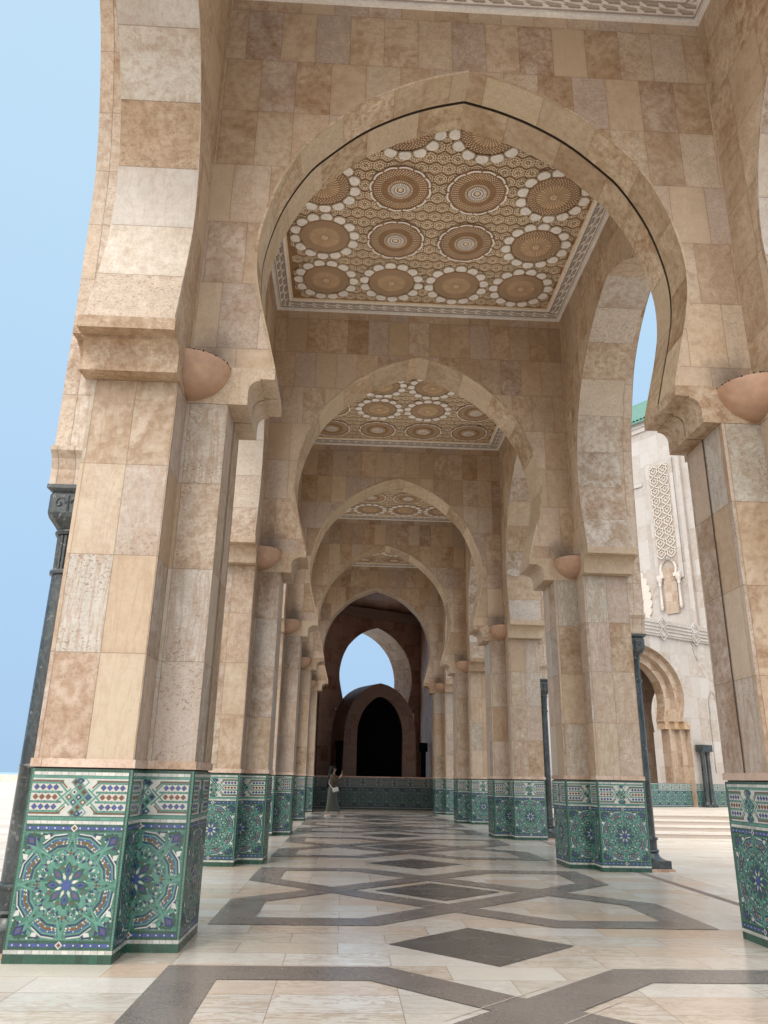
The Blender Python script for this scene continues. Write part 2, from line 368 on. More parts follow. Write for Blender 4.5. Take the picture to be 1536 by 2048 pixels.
class Panel:
    def __init__(s, mb, fn, w, lim=None):
        s.mb = mb; s.fn = fn; s.w = w; s.lim = lim or (0, w, 0, ZD)
    def poly(s, pts, col, lay, j=.14):
        p = clip_poly(list(pts), *s.lim)
        s.k = (getattr(s, 'k', 0)+1) % 110
        if p: s.mb.face([s.fn(a, b, lay*.0005+s.k*4e-6) for a, b in p], p, jit(col, j))
    def rect(s, x0, x1, y0, y1, col, lay, j=.14): s.poly([(x0,y0),(x1,y0),(x1,y1),(x0,y1)], col, lay, j)
    def tiles(s, x0, x1, y0, y1, col, lay, tw=.05, j=.2, alt=None):
        n = max(1, round((x1-x0)/tw)); g = .0012
        for i in range(n):
            a = x0+(x1-x0)*i/n; b = x0+(x1-x0)*(i+1)/n
            s.rect(a+g, b-g, y0+g, y1-g, alt if (alt and i % 2) else col, lay, j)
    def line(s, a, b, w, col, lay):
        dx, dy = b[0]-a[0], b[1]-a[1]; l = hypot(dx, dy) or 1; nx, ny = -dy/l*w/2, dx/l*w/2
        s.poly([(a[0]+nx,a[1]+ny),(b[0]+nx,b[1]+ny),(b[0]-nx,b[1]-ny),(a[0]-nx,a[1]-ny)], col, lay)
    def dia(s, cx, cy, r, col, lay, ry=None):
        ry = ry or r; s.poly([(cx-r,cy),(cx,cy-ry),(cx+r,cy),(cx,cy+ry)], col, lay)
    def ring(s, cx, cy, r0, r1, n, ph, col, lay, a0=0, a1=1):
        for i in range(n):
            t0 = ph+2*pi*(i+a0)/n; t1 = ph+2*pi*(i+a1)/n
            s.poly([(cx+r0*cos(t0),cy+r0*sin(t0)),(cx+r1*cos(t0),cy+r1*sin(t0)),(cx+r1*cos(t1),cy+r1*sin(t1)),(cx+r0*cos(t1),cy+r0*sin(t1))], col, lay)

def star_panel(p, cx, cz, hw, hh):
    """the big twelve-rayed field: cx,cz centre, hw/hh half sizes"""
    R = min(hw, hh)
    L = [cx-hw, cx+hw, cz-hh, cz+hh]
    old = p.lim; p.lim = (max(old[0], L[0]), min(old[1], L[1]), L[2], L[3])
    p.rect(cx-hw, cx+hw, cz-hh, cz+hh, TEAL, 1, .02)
    def P(r, t): return (cx+R*r*cos(t)*hw/R, cz+R*r*sin(t)*hh/R)
    # random teal facets
    for i in range(16):
        for (r0, r1) in ((.30,.52),(.52,.70),(.70,.84),(.98,1.2),(1.2,1.42)):
            t0 = 2*pi*i/16; t1 = t0+2*pi/16
            p.poly([P(r0,t0+.02),P(r1,t0+.02),P(r1,t1-.02),P(r0,t1-.02)], random.choice([TEAL,TEAL2,SEAG,TEAL]), 2, .12)
    # octagonal ring: white, navy, blue, brown
    def octa(r0, r1, col, lay, a=.10, b=.90):
        for k in range(8):
            c0 = 2*pi*k/8
            pts = []
            for f in (a, .5, b): pts.append((r1 if f != .5 else r1*1.035, c0+2*pi/8*f))
            pin = [(q[0]*r0/r1, q[1]) for q in pts]
            for i in range(2):
                p.poly([P(pin[i][0],pin[i][1]),P(pts[i][0],pts[i][1]),P(pts[i+1][0],pts[i+1][1]),P(pin[i+1][0],pin[i+1][1])], col, lay)
    octa(.968,.99, WHT, 3, .17, .83); octa(.935,.963, NAVY, 3, .15, .85); octa(.90,.925, SEAG, 3, .10, .90); octa(.862,.892, BLUE, 3, .14, .86)
    octa(.795,.845, BROWN, 3, .20, .80); octa(.735,.765, NAVY, 3, .2, .8); octa(.70,.722, SEAG, 3, .10, .90); octa(1.02,1.045, TEAL2, 3, .1, .9)
    for k in range(8):
        for f in (.17, .29, .71, .83):
            t = 2*pi*(k+f)/8
            q = P(.80, t); p.dia(q[0], q[1], .0085, WHT, 5)
            q = P(.84, t+.02*(1 if f > .5 else -1)); p.dia(q[0], q[1], .006, WHT, 5)
            q = P(.77, t); p.dia(q[0], q[1], .006, NAVY, 5)
        q = P(.82, 2*pi*(k+.5)/8); p.dia(q[0], q[1], .006, WHT, 5)
    # straps crossing
    for k in range(8):
        t = 2*pi*k/8
        for dt in (-.14, .14):
            p.line(P(.58, t+dt*1.6), P(1.5, t-dt*.9), .016, SEAG, 4)
            p.line(P(.22, t+dt*2.2), P(.72, t+dt*.2), .012, SEAG, 4)
        p.line(P(.60, t-.40), P(.60, t), .014, SEAG, 4); p.line(P(.60, t), P(.60, t+.40), .014, SEAG, 4)
        q = P(.80, t); p.dia(q[0], q[1], .013, DG, 5)
        # arrowheads and commas
        q = P(.665, t); a = P(.60, t-.10); b = P(.60, t+.10)
        p.poly([P(.65,t), P(.60,t-.07), P(.57, t), P(.60,t+.07)], WHT if k % 2 else BROWN, 5); p.poly([P(.56,t-.12),P(.66,t-.16),P(.60,t-.06)], NAVY, 5); p.poly([P(.56,t+.12),P(.66,t+.16),P(.60,t+.06)], NAVY, 5)
        t2 = t+pi/8
        for sg in (-1, 1):
            p.poly([P(.53,t2+sg*.11),P(.59,t2+sg*.15),P(.63,t2+sg*.11),P(.59,t2+sg*.075)], WHT, 5)
            p.poly([P(.47,t2+sg*.16),P(.55,t2+sg*.24),P(.58,t2+sg*.17),P(.52,t2+sg*.12)], NAVY, 5)
        p.poly([P(.54,t2-.05),P(.62,t2),P(.54,t2+.05),P(.47,t2)], TEAL2, 5)
        for sg in (-1, 1):     # the net of straps and small pieces between the rosette and the ring
            p.line(P(.45, t2+sg*.05), P(.69, t2+sg*.30), .009, SEAG, 4); p.line(P(.66, t2-sg*.02), P(.50, t2+sg*.34), .009, SEAG, 4)
            p.poly([P(.64,t2+sg*.20),P(.68,t2+sg*.25),P(.68,t2+sg*.17)], BROWN, 5); p.poly([P(.50,t2+sg*.02),P(.53,t2+sg*.05),P(.56,t2+sg*.02)], NAVY, 6)
            p.poly([P(1.06,t+sg*.10),P(1.14,t+sg*.16),P(1.16,t+sg*.06)], NAVY, 4); p.line(P(1.05,t2+sg*.02), P(1.25,t2+sg*.22), .010, SEAG, 4)
            p.poly([P(1.08,t2+sg*.16),P(1.16,t2+sg*.20),P(1.18,t2+sg*.12),P(1.12,t2+sg*.08)], DG, 3)
        p.dia(*P(.66,t2), .007, WHT, 6); p.dia(*P(1.10,t2), .010, BROWN, 5)
    for r0, m, ph, sz, cs in ((.36,16,.5,.008,(WHT,BROWN)),(.47,16,0,.007,(NAVY,WHT)),(.58,32,.5,.0065,(BROWN,NAVY,WHT)),(.665,32,0,.006,(NAVY,BLUE)),
                              (.885,32,.5,.0045,(WHT,)),(1.07,32,.5,.006,(BROWN,WHT,NAVY)),(1.17,32,0,.007,(BLUE,WHT)),(1.27,32,.5,.007,(NAVY,BROWN))):
        for i in range(m):
            t = 2*pi*(i+ph)/m; q = P(r0, t); c_ = cs[i % len(cs)]
            p.poly([(q[0]-sz*1.5*sin(t), q[1]+sz*1.5*cos(t)), (q[0]+sz*cos(t), q[1]+sz*sin(t)), (q[0]+sz*1.5*sin(t), q[1]-sz*1.5*cos(t)), (q[0]-sz*cos(t), q[1]-sz*sin(t))], c_, 5.4)
    # petals
    for k in range(8):
        t = 2*pi*k/8+pi/8*0
        p.poly([P(.14,t),P(.27,t-.30),P(.36,t-.19),P(.45,t),P(.36,t+.19),P(.27,t+.30)], DG, 6)
        p.poly([P(.16,t),P(.27,t-.19),P(.33,t-.11),P(.38,t),P(.33,t+.11),P(.27,t+.19)], BLUE, 7)
        p.poly([P(.22,t),P(.27,t-.11),P(.33,t),P(.27,t+.11)], BROWN if k % 2 else NAVY, 8)
        p.poly([P(.43,t),P(.49,t-.09),P(.56,t),P(.49,t+.09)], SEAG, 6)
        t2 = t+pi/8
        p.poly([P(.10,t2),P(.16,t2-.20),P(.25,t2),P(.16,t2+.20)], WHT, 8)
        p.poly([P(.29,t2),P(.36,t2-.15),P(.44,t2),P(.36,t2+.15)], TEAL2, 6); p.poly([P(.33,t2),P(.36,t2-.07),P(.40,t2),P(.36,t2+.07)], BROWN, 7)
    p.poly([P(.13 if i % 2 else .085, 2*pi*i/16+pi/8) for i in range(16)], BLUE, 9)
    # corners
    for sx in (-1, 1):
        for sz in (-1, 1):
            ox, oz = cx+sx*hw, cz+sz*hh
            def C(r, t): return (ox-sx*r*cos(t), oz-sz*r*sin(t))
            p.poly([C(.03,pi/4),C(.09,pi/4-.42),C(.14,pi/4),C(.09,pi/4+.42)], NAVY, 6)
            p.poly([C(.05,pi/4),C(.085,pi/4-.25),C(.115,pi/4),C(.085,pi/4+.25)], BLUE, 7)
            p.poly([C(.07,pi/4),C(.085,pi/4-.12),C(.10,pi/4),C(.085,pi/4+.12)], BROWN, 8)
            for tt in (.10, pi/2-.10):
                p.poly([C(.03,tt*1.0+.1),C(.12,tt),C(.135,tt+.14*(1 if tt<.7 else -1)),C(.05,pi/4)], DG, 5)
                p.poly([C(.15,tt+.05),C(.19,tt),C(.20,tt+.12*(1 if tt<.7 else -1)),C(.165,tt+.2*(1 if tt<.7 else -1))], WHT, 6)
                p.poly([C(.14,tt+.02),C(.20,tt-.08),C(.215,tt+.02)], NAVY, 5)
    p.lim = old

def upper_band(p, cx, hw):
    z0, z1 = .99, 1.26
    old = p.lim; p.lim = (max(old[0], cx-hw), min(old[1], cx+hw), z0, z1)
    p.rect(cx-hw, cx+hw, z0, z1, TEAL, 1, .02)
    cz = (z0+z1)/2
    for rz in (-.070, 0, .070): p.rect(cx-hw, cx+hw, cz+rz-.027, cz+rz+.027, WHT, 1.5, .02)
    p.rect(cx-hw, cx+hw, z0, z0+.012, WHT, 1.5, .02); p.rect(cx-hw, cx+hw, z1-.012, z1, WHT, 1.5, .02); p.rect(cx-.125, cx+.125, z0, z1, WHT, 1.6, .02)
    c0 = .125                                       # half width of the middle lattice
    for s in (-1, 1):
        for sz in (-1, 1):
            zb = cz+sz*.115
            p.line((cx+s*(c0+.02), zb), (cx+s*hw, zb), .012, BROWN, 2)
            p.line((cx+s*(c0+.02), zb), (cx+s*(c0-.03), zb-sz*.05), .012, BROWN, 2)
            p.line((cx+s*(c0+.03), zb-sz*.014), (cx+s*hw, zb-sz*.014), .014, SEAG, 3)
            p.line((cx+s*(c0+.03), zb-sz*.014), (cx+s*(c0-.03), zb-sz*.075), .014, SEAG, 3)
            p.line((cx+s*(c0+.045), cz+sz*.037), (cx+s*hw, cz+sz*.037), .012, SEAG, 3)
            p.line((cx+s*(c0+.045), cz+sz*.037), (cx+s*(c0-.06), cz-sz*.06), .013, SEAG, 3)
        for rz, col in ((.070, BLUE), (0, BROWN), (-.070, BLUE)):
            x = c0+.055; i = 0
            while x < hw:
                xx = cx+s*x
                p.dia(xx, cz+rz, .024, BROWN if col == BLUE else (.30,.13,.05), 4); 
                p.poly([(xx+.017*cos(pi/8+q*pi/4), cz+rz+.017*sin(pi/8+q*pi/4)) for q in range(8)], col, 5)
                p.poly([(xx+.024, cz+rz+.024), (xx+.016, cz+rz+.03), (xx+.032, cz+rz+.03)], BLK, 4)
                p.poly([(xx+.024, cz+rz-.024), (xx+.016, cz+rz-.03), (xx+.032, cz+rz-.03)], BLK, 4)
                x += .048; i += 1
    d = .036
    for i in range(-7, 8):
        for j in range(-7, 8):
            if (i+j) % 2: continue
            x, z = i*d, j*d
            if abs(x)+abs(z)*.9 > c0+.01: continue
            p.dia(cx+x, cz+z, .0355, SEAG, 5)
            p.dia(cx+x, cz+z, .024, random.choice([WHT, NAVY, BROWN, TEAL2]), 6)
            p.dia(cx+x, cz+z, .011, random.choice([BLUE, WHT, BLK]), 7)
    p.dia(cx, cz+.118, .035, NAVY, 6, .026); p.dia(cx, cz-.118, .035, NAVY, 6, .026)
    p.dia(cx, cz+.116, .012, SEAG, 7); p.dia(cx, cz-.116, .012, SEAG, 7)
    p.lim = old

def frieze(p, x0, x1, z0, z1, centres):
    zc = (z0+z1)/2
    p.tiles(x0, x1, z0, z1, DG, 1, .045)
    p.tiles(x0, x1, zc-.013, zc+.013, BLUE, 2, .055)
    x = x0+.03
    while x < x1: p.dia(x, zc, .0075, WHT, 3); x += .062
    for c in centres:
        p.dia(c, zc, .028, WHT, 3); p.dia(c, zc, .016, BROWN, 4)

def dado_face(mb, fn, w, centres, border=(True, True), hw=None):
    """fn(u, z, out)->xyz"""
    p = Panel(mb, fn, w)
    p.rect(0, w, 0, ZD, (.05,.12,.09), 0, .02)
    bl = .028 if border[0] else 0; br = .028 if border[1] else 0
    hw = hw or .36
    a, b = bl, w-br
    for lo, hi, on in ((0, bl, border[0]), (w-br, w, border[1])):
        if not on: continue
        z = .07
        while z < ZD-.01:
            s = .020
            p.rect(lo+.001, lo+(hi-lo)*.42, z, z+.058, DG, 2)
            for q in range(3):
                zz = z+q*s
                p.poly([(lo+(hi-lo)*.46, zz), (hi-.001, zz+.010), (hi-.001, zz+.019), (lo+(hi-lo)*.46, zz+.009)], SEAG if on else DG, 2)
            z += .06
    p.tiles(0, w, .002, .060, DG, 2, .05, .35); p.tiles(0, w, .062, .090, WHT, 2, .05)
    frieze(p, a, b, .092, .150, [c for c in centres])
    for c in centres: star_panel(p, c, .515, hw, .36)
    frieze(p, a, b, .880, .930, [c for c in centres])
    p.tiles(a, b, .933, .958, WHT, 2, .05); p.tiles(a, b, .960, .982, SEAG, 2, .09)
    for c in centres: upper_band(p, c, hw)
    p.tiles(a, b, 1.262, 1.280, SEAG, 2, .09); p.tiles(a, b, 1.282, 1.308, WHT, 2, .05); p.tiles(a, b, 1.309, ZD, DG, 2, .06, .3)
    return mb

# ------------------------------------------------------------------ piers.  local frame: origin on the floor at the arcade-side axis x=AX, y=cross-wall centre; built for the LEFT side
h2 = TT/2
PLAN = [(-2.43,-h2),(-2.43,h2),(-WI,h2),(-WI,h2+.41),(-WO,h2+.41),(-WO,-h2-.41),(-WI,-h2-.41),(-WI,-h2)]
def plan_faces():
    n = len(PLAN); return [(PLAN[i], PLAN[(i+1) % n]) for i in range(n)]
def offset_plan(e):
    out = []; n = len(PLAN)
    for i in range(n):
        p0, p1, p2 = Vector(PLAN[i-1]), Vector(PLAN[i]), Vector(PLAN[(i+1) % n])
        d1 = (p1-p0).normalized(); d2 = (p2-p1).normalized()
        n1 = Vector((d1.y, -d1.x)); n2 = Vector((d2.y, -d2.x))
        out.append(tuple(p1+(n1+n2)*e))
    return out
def ring_band(mb, plan, z0, z1, capt=True, gap=False):
    n = len(plan)
    for i in range(n):
        a, b = plan[i], plan[(i+1) % n]; l = hypot(a[0]-b[0], a[1]-b[1])
        mb.face([(a[0],a[1],z0),(b[0],b[1],z0),(b[0],b[1],z1),(a[0],a[1],z1)], [(i*7.25-.035,z0),(i*7.25-.035+l,z0),(i*7.25-.035+l,z1),(i*7.25-.035,z1)])
    if capt:
        mb.face([(a[0],a[1],z1) for a in plan]); mb.face([(a[0],a[1],z0) for a in plan][::-1])
sgn = 1 if ((PLAN[1][0]-PLAN[0][0])*(PLAN[2][1]-PLAN[1][1])-(PLAN[1][1]-PLAN[0][1])*(PLAN[2][0]-PLAN[1][0])) < 0 else -1

def build_pier(root, split=False):
    mb = MB(); ring_band(mb, offset_plan(-.004), ZD+.06, ZI-.001)
    if split:      # movement joint down the jamb
        x = -2.43+.0045
        mb.face([(x,-.011,ZD+.06),(x,.011,ZD+.06),(x,.011,ZI),(x,-.011,ZI)], mi=1)
    mb.build('shaft', [M['pier'], M['groove']], root)
    mb = MB(); ring_band(mb, offset_plan(.012), ZD+.012, ZD+.075); ob = mb.build('moulding', M['band'], root)
    mb = MB(); ring_band(mb, offset_plan(-.02), ZD-.01, ZD+.02); mb.build('shadow_gap', M['groove'], root)
    mb = MB()
    ring_band(mb, offset_plan(-.006), 0, ZD-.001, True)
    core = MB()
    faces = plan_faces()
    for i, (a, b) in enumerate(faces):
        A, B = Vector(a), Vector(b); l = (B-A).length; d = (B-A)/l; nn = Vector((d.y, -d.x))
        # outward: away from the pier's middle
        outw = nn*OUT
        def fn(u, z, o, A=A, d=d, outw=outw): q = A+d*u+outw*o; return (q.x, q.y, z)
        convex = {0:(1,1),1:(1,0),2:(0,1),3:(1,1),4:(1,1),5:(1,1),6:(1,0),7:(0,1)}[i]
        if i == 0: cen = [l/2]
        elif i in (3, 5): cen = [l/2]
        elif i == 4: cen = [.37, l/2, l-.37]
        elif i in (1, 6): cen = [l]
        else: cen = [0]
        dado_face(core, fn, l, cen, convex, hw=(.275 if i == 4 else None))
    core.build('zellige_dado', M['zel'], root)
    if split:
        pass
def side_of(): 
    # orientation test of PLAN
    ar = sum(PLAN[i][0]*PLAN[(i+1)%8][1]-PLAN[(i+1)%8][0]*PLAN[i][1] for i in range(8)); return 1 if ar > 0 else -1
OUT = 1 if side_of() > 0 else -1
_op = offset_plan
def offset_plan(e): return _op(e*OUT)

# impost profile in (half width, z)
IMP = [(2.44,4.70),(2.25,4.70),(2.25,4.845)]+[(2.25-.11*(1-cos(t)), 4.845+.12*sin(t)) for t in [i*pi/2/6 for i in range(1,7)]]+[(2.14,4.985),(2.0,4.985),(2.0,5.10),(2.44,5.10)]
IMPL = [(a-.015, z) for a, z in IMP]      # side-arch impost
yc_rel = P/2                               # side arch centre measured from cross-wall centre
def build_imposts(root, split=False):
    mb = MB()
    f = lambda a, z, d: (-a, d, z)
    if split:
        mb.prism(IMP[:-1]+[(2.825,5.10)][:0]+[(2.44,5.10)], f, -h2-.003, -.014); mb.prism(IMP, f, .014, h2+.003)
    else: mb.prism(IMP, f, -h2-.003, h2+.003)
    # solid above the jamb, between impost and side wall
    mb.box(-WI, -2.44, -h2-.002, h2+.002, ZI, ZF)
    mb.build('cross_arch_impost', M['impost'], root, weld=True)
    mb = MB()
    for s in (-1, 1):
        g = lambda a, z, d, s=s: (d, s*(yc_rel-a), z)
        mb.prism(IMPL, g, -WO-.05, -WI+.02)
        o = [(a+.20, z) for a, z in IMPL if z > 4.7] ; o = [(2.44+.2, 4.80)]+[(a+.16, 4.78+(z-4.7)*.8) for a, z in IMPL[1:-1]]+[(2.44+.2, 5.08)]
        mb.prism(o, g, -WO-.14, -WO-.052)
    mb.box(-WO, -WI, -(yc_rel-2.425), yc_rel-2.425, ZI, ZF)
    mb.build('side_arch_impost', M['impost'], root, weld=True)
    mb = MB()
    for s in (-1, 1):
        g = lambda a, z, d, s=s: (d, s*(yc_rel-a), z)
        pr = [(2.9,3.75),(2.66,3.75),(2.66,3.90),(2.63,4.0),(2.575,4.06),(2.575,4.10),(2.9,4.10)]
        mb.prism(pr, g, -WO-.335, -WO-.001)
    mb.box(-WO-.31, -WO-.001, -(yc_rel-2.9)+.001, yc_rel-2.9-.001, 3.75, ZF+.0)
    for s in (-1, 1):
        mb.face([(-WO-.31, s*(yc_rel-2.6), 4.1), (-WO, s*(yc_rel-2.6), 4.1), (-WO, s*(yc_rel-2.58), 5.1), (-WO-.31, s*(yc_rel-2.58), 5.1)])
    mb.build('outer_impost', M['outer'], root, weld=True)

G_PIER = 'tiled piers of the arcade'
ORD = ['', 'nearest', 'second', 'third', 'fourth', 'fifth']
pier_a = thing('arcade_pier', 'nearest left pier, large green zellige base and travertine shaft against open sky', 'pier', (AX, Y0+h2, 0), 0, G_PIER)
build_pier(pier_a, True); build_imposts(pier_a, True)
pier_b = thing('arcade_pier', 'second pier from the front on the left, tiled base partly behind the nearest', 'pier', (AX, Y0+P+h2, 0), 0, G_PIER)
build_pier(pier_b); build_imposts(pier_b)
dup(pier_a, (AX, Y0+h2, 0), pi, 'nearest right pier, cut by the right edge, dark joint down its jamb', G_PIER)
for k in range(2, NT+1):
    y = Y0+P*(k-1)+h2
    if k > 2: dup(pier_b, (AX, y, 0), 0, f'{ORD[k]} pier from the front in the left row, zellige base and bowl lamp above' if k < NT else 'farthest pier of the left row, beside the dark end chamber', G_PIER)
    dup(pier_b, (AX, y, 0), pi, {2:'second pier from the front on the right, whole tiled base and dark column beside it',
        3:'third pier from the front in the right row, mid distance',4:'fourth pier from the front in the right row',5:'farthest pier of the right row, at the end of the low tiled wall'}[k], G_PIER)

# ------------------------------------------------------------------ cross arches
G_X = 'pointed horseshoe arches across the arcade'
XL = ['', 'nearest and largest horseshoe cross arch, dark joint along its soffit', 'second cross arch from the front, framed inside the nearest one',
      'third cross arch counting from the front', 'fourth cross arch counting from the front', 'fifth and farthest lit cross arch, before the dark chamber']
def cross(k):
    r = thing('cross_arch', XL[k], 'arch', (AX, Y0+P*(k-1), 0), 0, G_X)
    fn = lambda u, d, z: (u, d, z)
    gap = (.40, .44) if k == 1 else None
    mb = arch_wall(fn, ARCH, WI, ZF, ZC+.3, TT, None, gap, ends=True)
    mb.build('arch_wall', [M['wall'], M['soffit'], M['groove']], r)
    # slim bead round the front edge of the opening
    mb = MB()
    for s in (-1, 1):
        for (a, za), (b, zb) in zip(ARCH, ARCH[1:]):
            l = hypot(a-b, za-zb); nx, nz = (zb-za)/l, -(b-a)/l; e = .028
            p = [(s*a, za), (s*b, zb), (s*(b+nx*e), zb+nz*e), (s*(a+nx*e), za+nz*e)]
            mb.face([(q[0], -.008, q[1]) for q in p]); mb.face([(p[0][0],-.008,p[0][1]),(p[1][0],-.008,p[1][1]),(p[1][0],.0,p[1][1]),(p[0][0],.0,p[0][1])])
            mb.face([(p[3][0],-.008,p[3][1]),(p[2][0],-.008,p[2][1]),(p[2][0],.0,p[2][1]),(p[3][0],.0,p[3][1])])
    mb.build('edge_bead', M['soffit'], r, weld=True)
    return r
cr1 = cross(1); cr2 = cross(2)
for k in range(3, NT+1): dup(cr2, (AX, Y0+P*(k-1), 0), 0, XL[k], G_X)

# ------------------------------------------------------------------ side arches: local frame origin at bay centre; u along y
G_S = 'pointed horseshoe arches along the arcade sides'
def side_arch():
    r = thing('side_arch', '', 'arch', (0,0,0), 0, G_S)
    fn = lambda u, d, z: (-WI-d, u, z)
    half = P/2
    mb = arch_wall(fn, ARCH, half-.0, ZF, 10.9, WO-WI, None, None, ends=True)
    mb.build('arch_wall', [M['side'], M['reveal']], r)
    for d in (-.006, WO-WI+.006):
        mb = MB()
        for s in (-1, 1):
            for (a, za), (b, zb) in zip(ARCH, ARCH[1:]):
                l = hypot(a-b, za-zb); nx, nz = (zb-za)/l, -(b-a)/l; e = .045
                mb.face([fn(s*a, d, za), fn(s*b, d, zb), fn(s*(b+nx*e), d, zb+nz*e), fn(s*(a+nx*e), d, za+nz*e)])
                mb.face([fn(s*a, d, za), fn(s*b, d, zb), fn(s*b, d*.0+(0 if d < 0 else WO-WI), zb), fn(s*a, d*.0+(0 if d < 0 else WO-WI), za)])
        mb.build('edge_bead', M['outer'], r, weld=True)
    fo = lambda u, d, z: (-WO-.006-d, u, z)
    mb = arch_wall(fo, OUTER, half, OUTER[0][1], 10.9, .31, None, None, ends=True)
    mb.build('outer_order', [M['outer'], M['outer']], r)
    return r
sa = side_arch()
def bayc(k): return Y0+P*(k-1)+h2+P/2
sa.location = (AX, bayc(0), 0); sa['label'] = 'left side arch nearest the camera, tall soffit against the sky at the left edge'
dup(sa, (AX, bayc(0), 0), pi, 'right side arch nearest the camera, cut by the right edge', G_S)
SL = {(1,0):'second side arch on the left, seen as a narrow soffit strip behind the nearest pier', (1,1):'second side arch on the right, open to the white facade and sky',
      (2,0):'third side arch on the left, almost edge-on', (2,1):'third side arch on the right, its tall soffit behind the second cross arch',
      (3,0):'fourth side arch on the left, edge-on', (3,1):'fourth side arch on the right, small and mostly hidden',
      (4,0):'farthest side arch on the left', (4,1):'farthest side arch on the right'}
for k in range(1, 5):
    for s in (0, 1): dup(sa, (AX, bayc(k), 0), pi*s, SL[(k, s)], G_S)

# ------------------------------------------------------------------ ceilings
PB=(.36,.22,.125); PC=(.88,.74,.55); PW=(.93,.90,.86); PM=(.47,.31,.18); PG=(.42,.36,.31)
HB = 2.825      # half of the square ceiling
def disc(mb, cx, cy, r0, r1, z, n, col, a0=0, a1=1, ph=0):
    for i in range(n):
        t0 = ph+2*pi*(i+a0)/n; t1 = ph+2*pi*(i+a1)/n
        q = [(cx+r0*cos(t0),cy+r0*sin(t0),z),(cx+r1*cos(t0),cy+r1*sin(t0),z),(cx+r1*cos(t1),cy+r1*sin(t1),z),(cx+r0*cos(t1),cy+r0*sin(t1),z)]
        if r0 < 1e-5: q = q[1:]
        mb.face(q, None, jit(col, .08))
def kite(mb, cx, cy, t, r0, r1, w, z, col, k=.55):
    z += random.uniform(-8e-4, 8e-4)
    c, s = cos(t), sin(t); rm = r0+(r1-r0)*k
    mb.face([(cx+r0*c,cy+r0*s,z),(cx+rm*c-w*s,cy+rm*s+w*c,z),(cx+r1*c,cy+r1*s,z),(cx+rm*c+w*s,cy+rm*s-w*c,z)], None, jit(col, .1))
def rosette_sun():
    mb = MB(); disc(mb, 0,0, 0,.42, -.006, 28, PB)
    for i in range(32):
        t = 2*pi*i/32; kite(mb, 0,0, t, .05,.29, .0125, -.03, (.78,.60,.40), .8)
    disc(mb, 0,0, 0,.28, -.014, 28, PM)
    disc(mb, 0,0, .032,.055, -.034, 12, PC); disc(mb,0,0,0,.018,-.036,8,PC)
    for rr, n, w in ((.300,40,.012),(.328,40,.013),(.358,44,.014),(.388,44,.014)):
        for i in range(n): kite(mb, 0,0, 2*pi*(i+(.5 if rr in (.328,.388) else 0))/n, rr-.016, rr+.016, w*.8, -.026, PC)
    for i in range(14):
        t = 2*pi*i/14; cx, cy = .505*cos(t), .505*sin(t)
        def blob(r, z, col, sq=1.0):
            pts = []
            for q in range(14):
                a = 2*pi*q/14; x = r*cos(a)*sq; y = r*sin(a)*1.04
                if x < -r*.70: x = -r*.70
                pts.append((cx+x*cos(t)-y*sin(t), cy+x*sin(t)+y*cos(t), z))
            mb.face(pts, None, col)
            return pts
        blob(.112, -.010, PB); blob(.104, -.018, PC); blob(.096, -.0215, PB); blob(.091, -.027, PW)
        for sg in (-.45, .45):
            disc(mb, .585*cos(t+sg*.45), .585*sin(t+sg*.45), 0,.011,-.02,6,PC)
    return mb
def rosette_ring():
    mb = MB(); disc(mb, 0,0, 0,.50, -.006, 30, PB)
    disc(mb,0,0,0,.042,-.030,16,PC); disc(mb,0,0,.062,.088,-.034,20,PW)
    disc(mb,0,0,.10,.15,-.036,28,PW,.15,.8); disc(mb,0,0,.165,.20,-.030,34,PC,.2,.75)
    for rr, n in ((.225,36),(.255,40),(.285,44),(.315,46),(.345,48),(.375,50),(.405,52)):
        for i in range(n): kite(mb, 0,0, 2*pi*(i+(.5 if int(rr*1000)%2 else 0))/n, rr-.015, rr+.015, .012, -.022, PC if rr > .3 else PM)
    for i in range(12):
        t0 = 2*pi*i/12
        for q in range(4):
            a = t0+2*pi/12*(q*.22+.06); b = t0+2*pi/12*((q+1)*.22+.06)
            ra = .445+.018*sin(pi*q/4); rb = .445+.018*sin(pi*(q+1)/4)
            mb.face([(ra*cos(a),ra*sin(a),-.030),((ra+.032)*cos(a),(ra+.032)*sin(a),-.030),((rb+.032)*cos(b),(rb+.032)*sin(b),-.030),(rb*cos(b),rb*sin(b),-.030)],None,PW)
    return mb
def ceiling_ground(ring_outer):
    mb = MB(); q = HB
    mb.box(-q, q, -q, q, 0, .30, col=PB, skip='')
    pitch = .212; m = int((HB-.36)/pitch)
    for i in range(-m, m+1):
        for j in range(-m, m+1):
            x, y = i*pitch+(pitch/2 if j % 2 else 0), j*pitch
            if abs(x) > 2.46 or abs(y) > 2.46: continue
            near = min(hypot(x-a, y-b) for a in (-1.83,-.61,.61,1.83) for b in (-1.83,-.61,.61,1.83))
            if near < .37: continue
            n = 10
            disc(mb, x, y, .086, .102, -.014, 10, PC)
            for k in range(n): kite(mb, x, y, 2*pi*k/n, .024, .080, .0165, -.018, PC, .65)
            disc(mb, x, y, 0, .014, -.020, 6, PC)
            for k in range(6):
                t = pi/6+k*pi/3; kite(mb, x, y, t, .100, .122, .008, -.014, PC)
    s = -2.46
    while s < 2.46:
        mb.box(s, s+.006, -2.46, 2.46, -.009, -.001, col=PM, skip='t'); mb.box(-2.46, 2.46, s+.01, s+.016, -.0105, -.001, col=PM, skip='t'); s += .053
    return mb
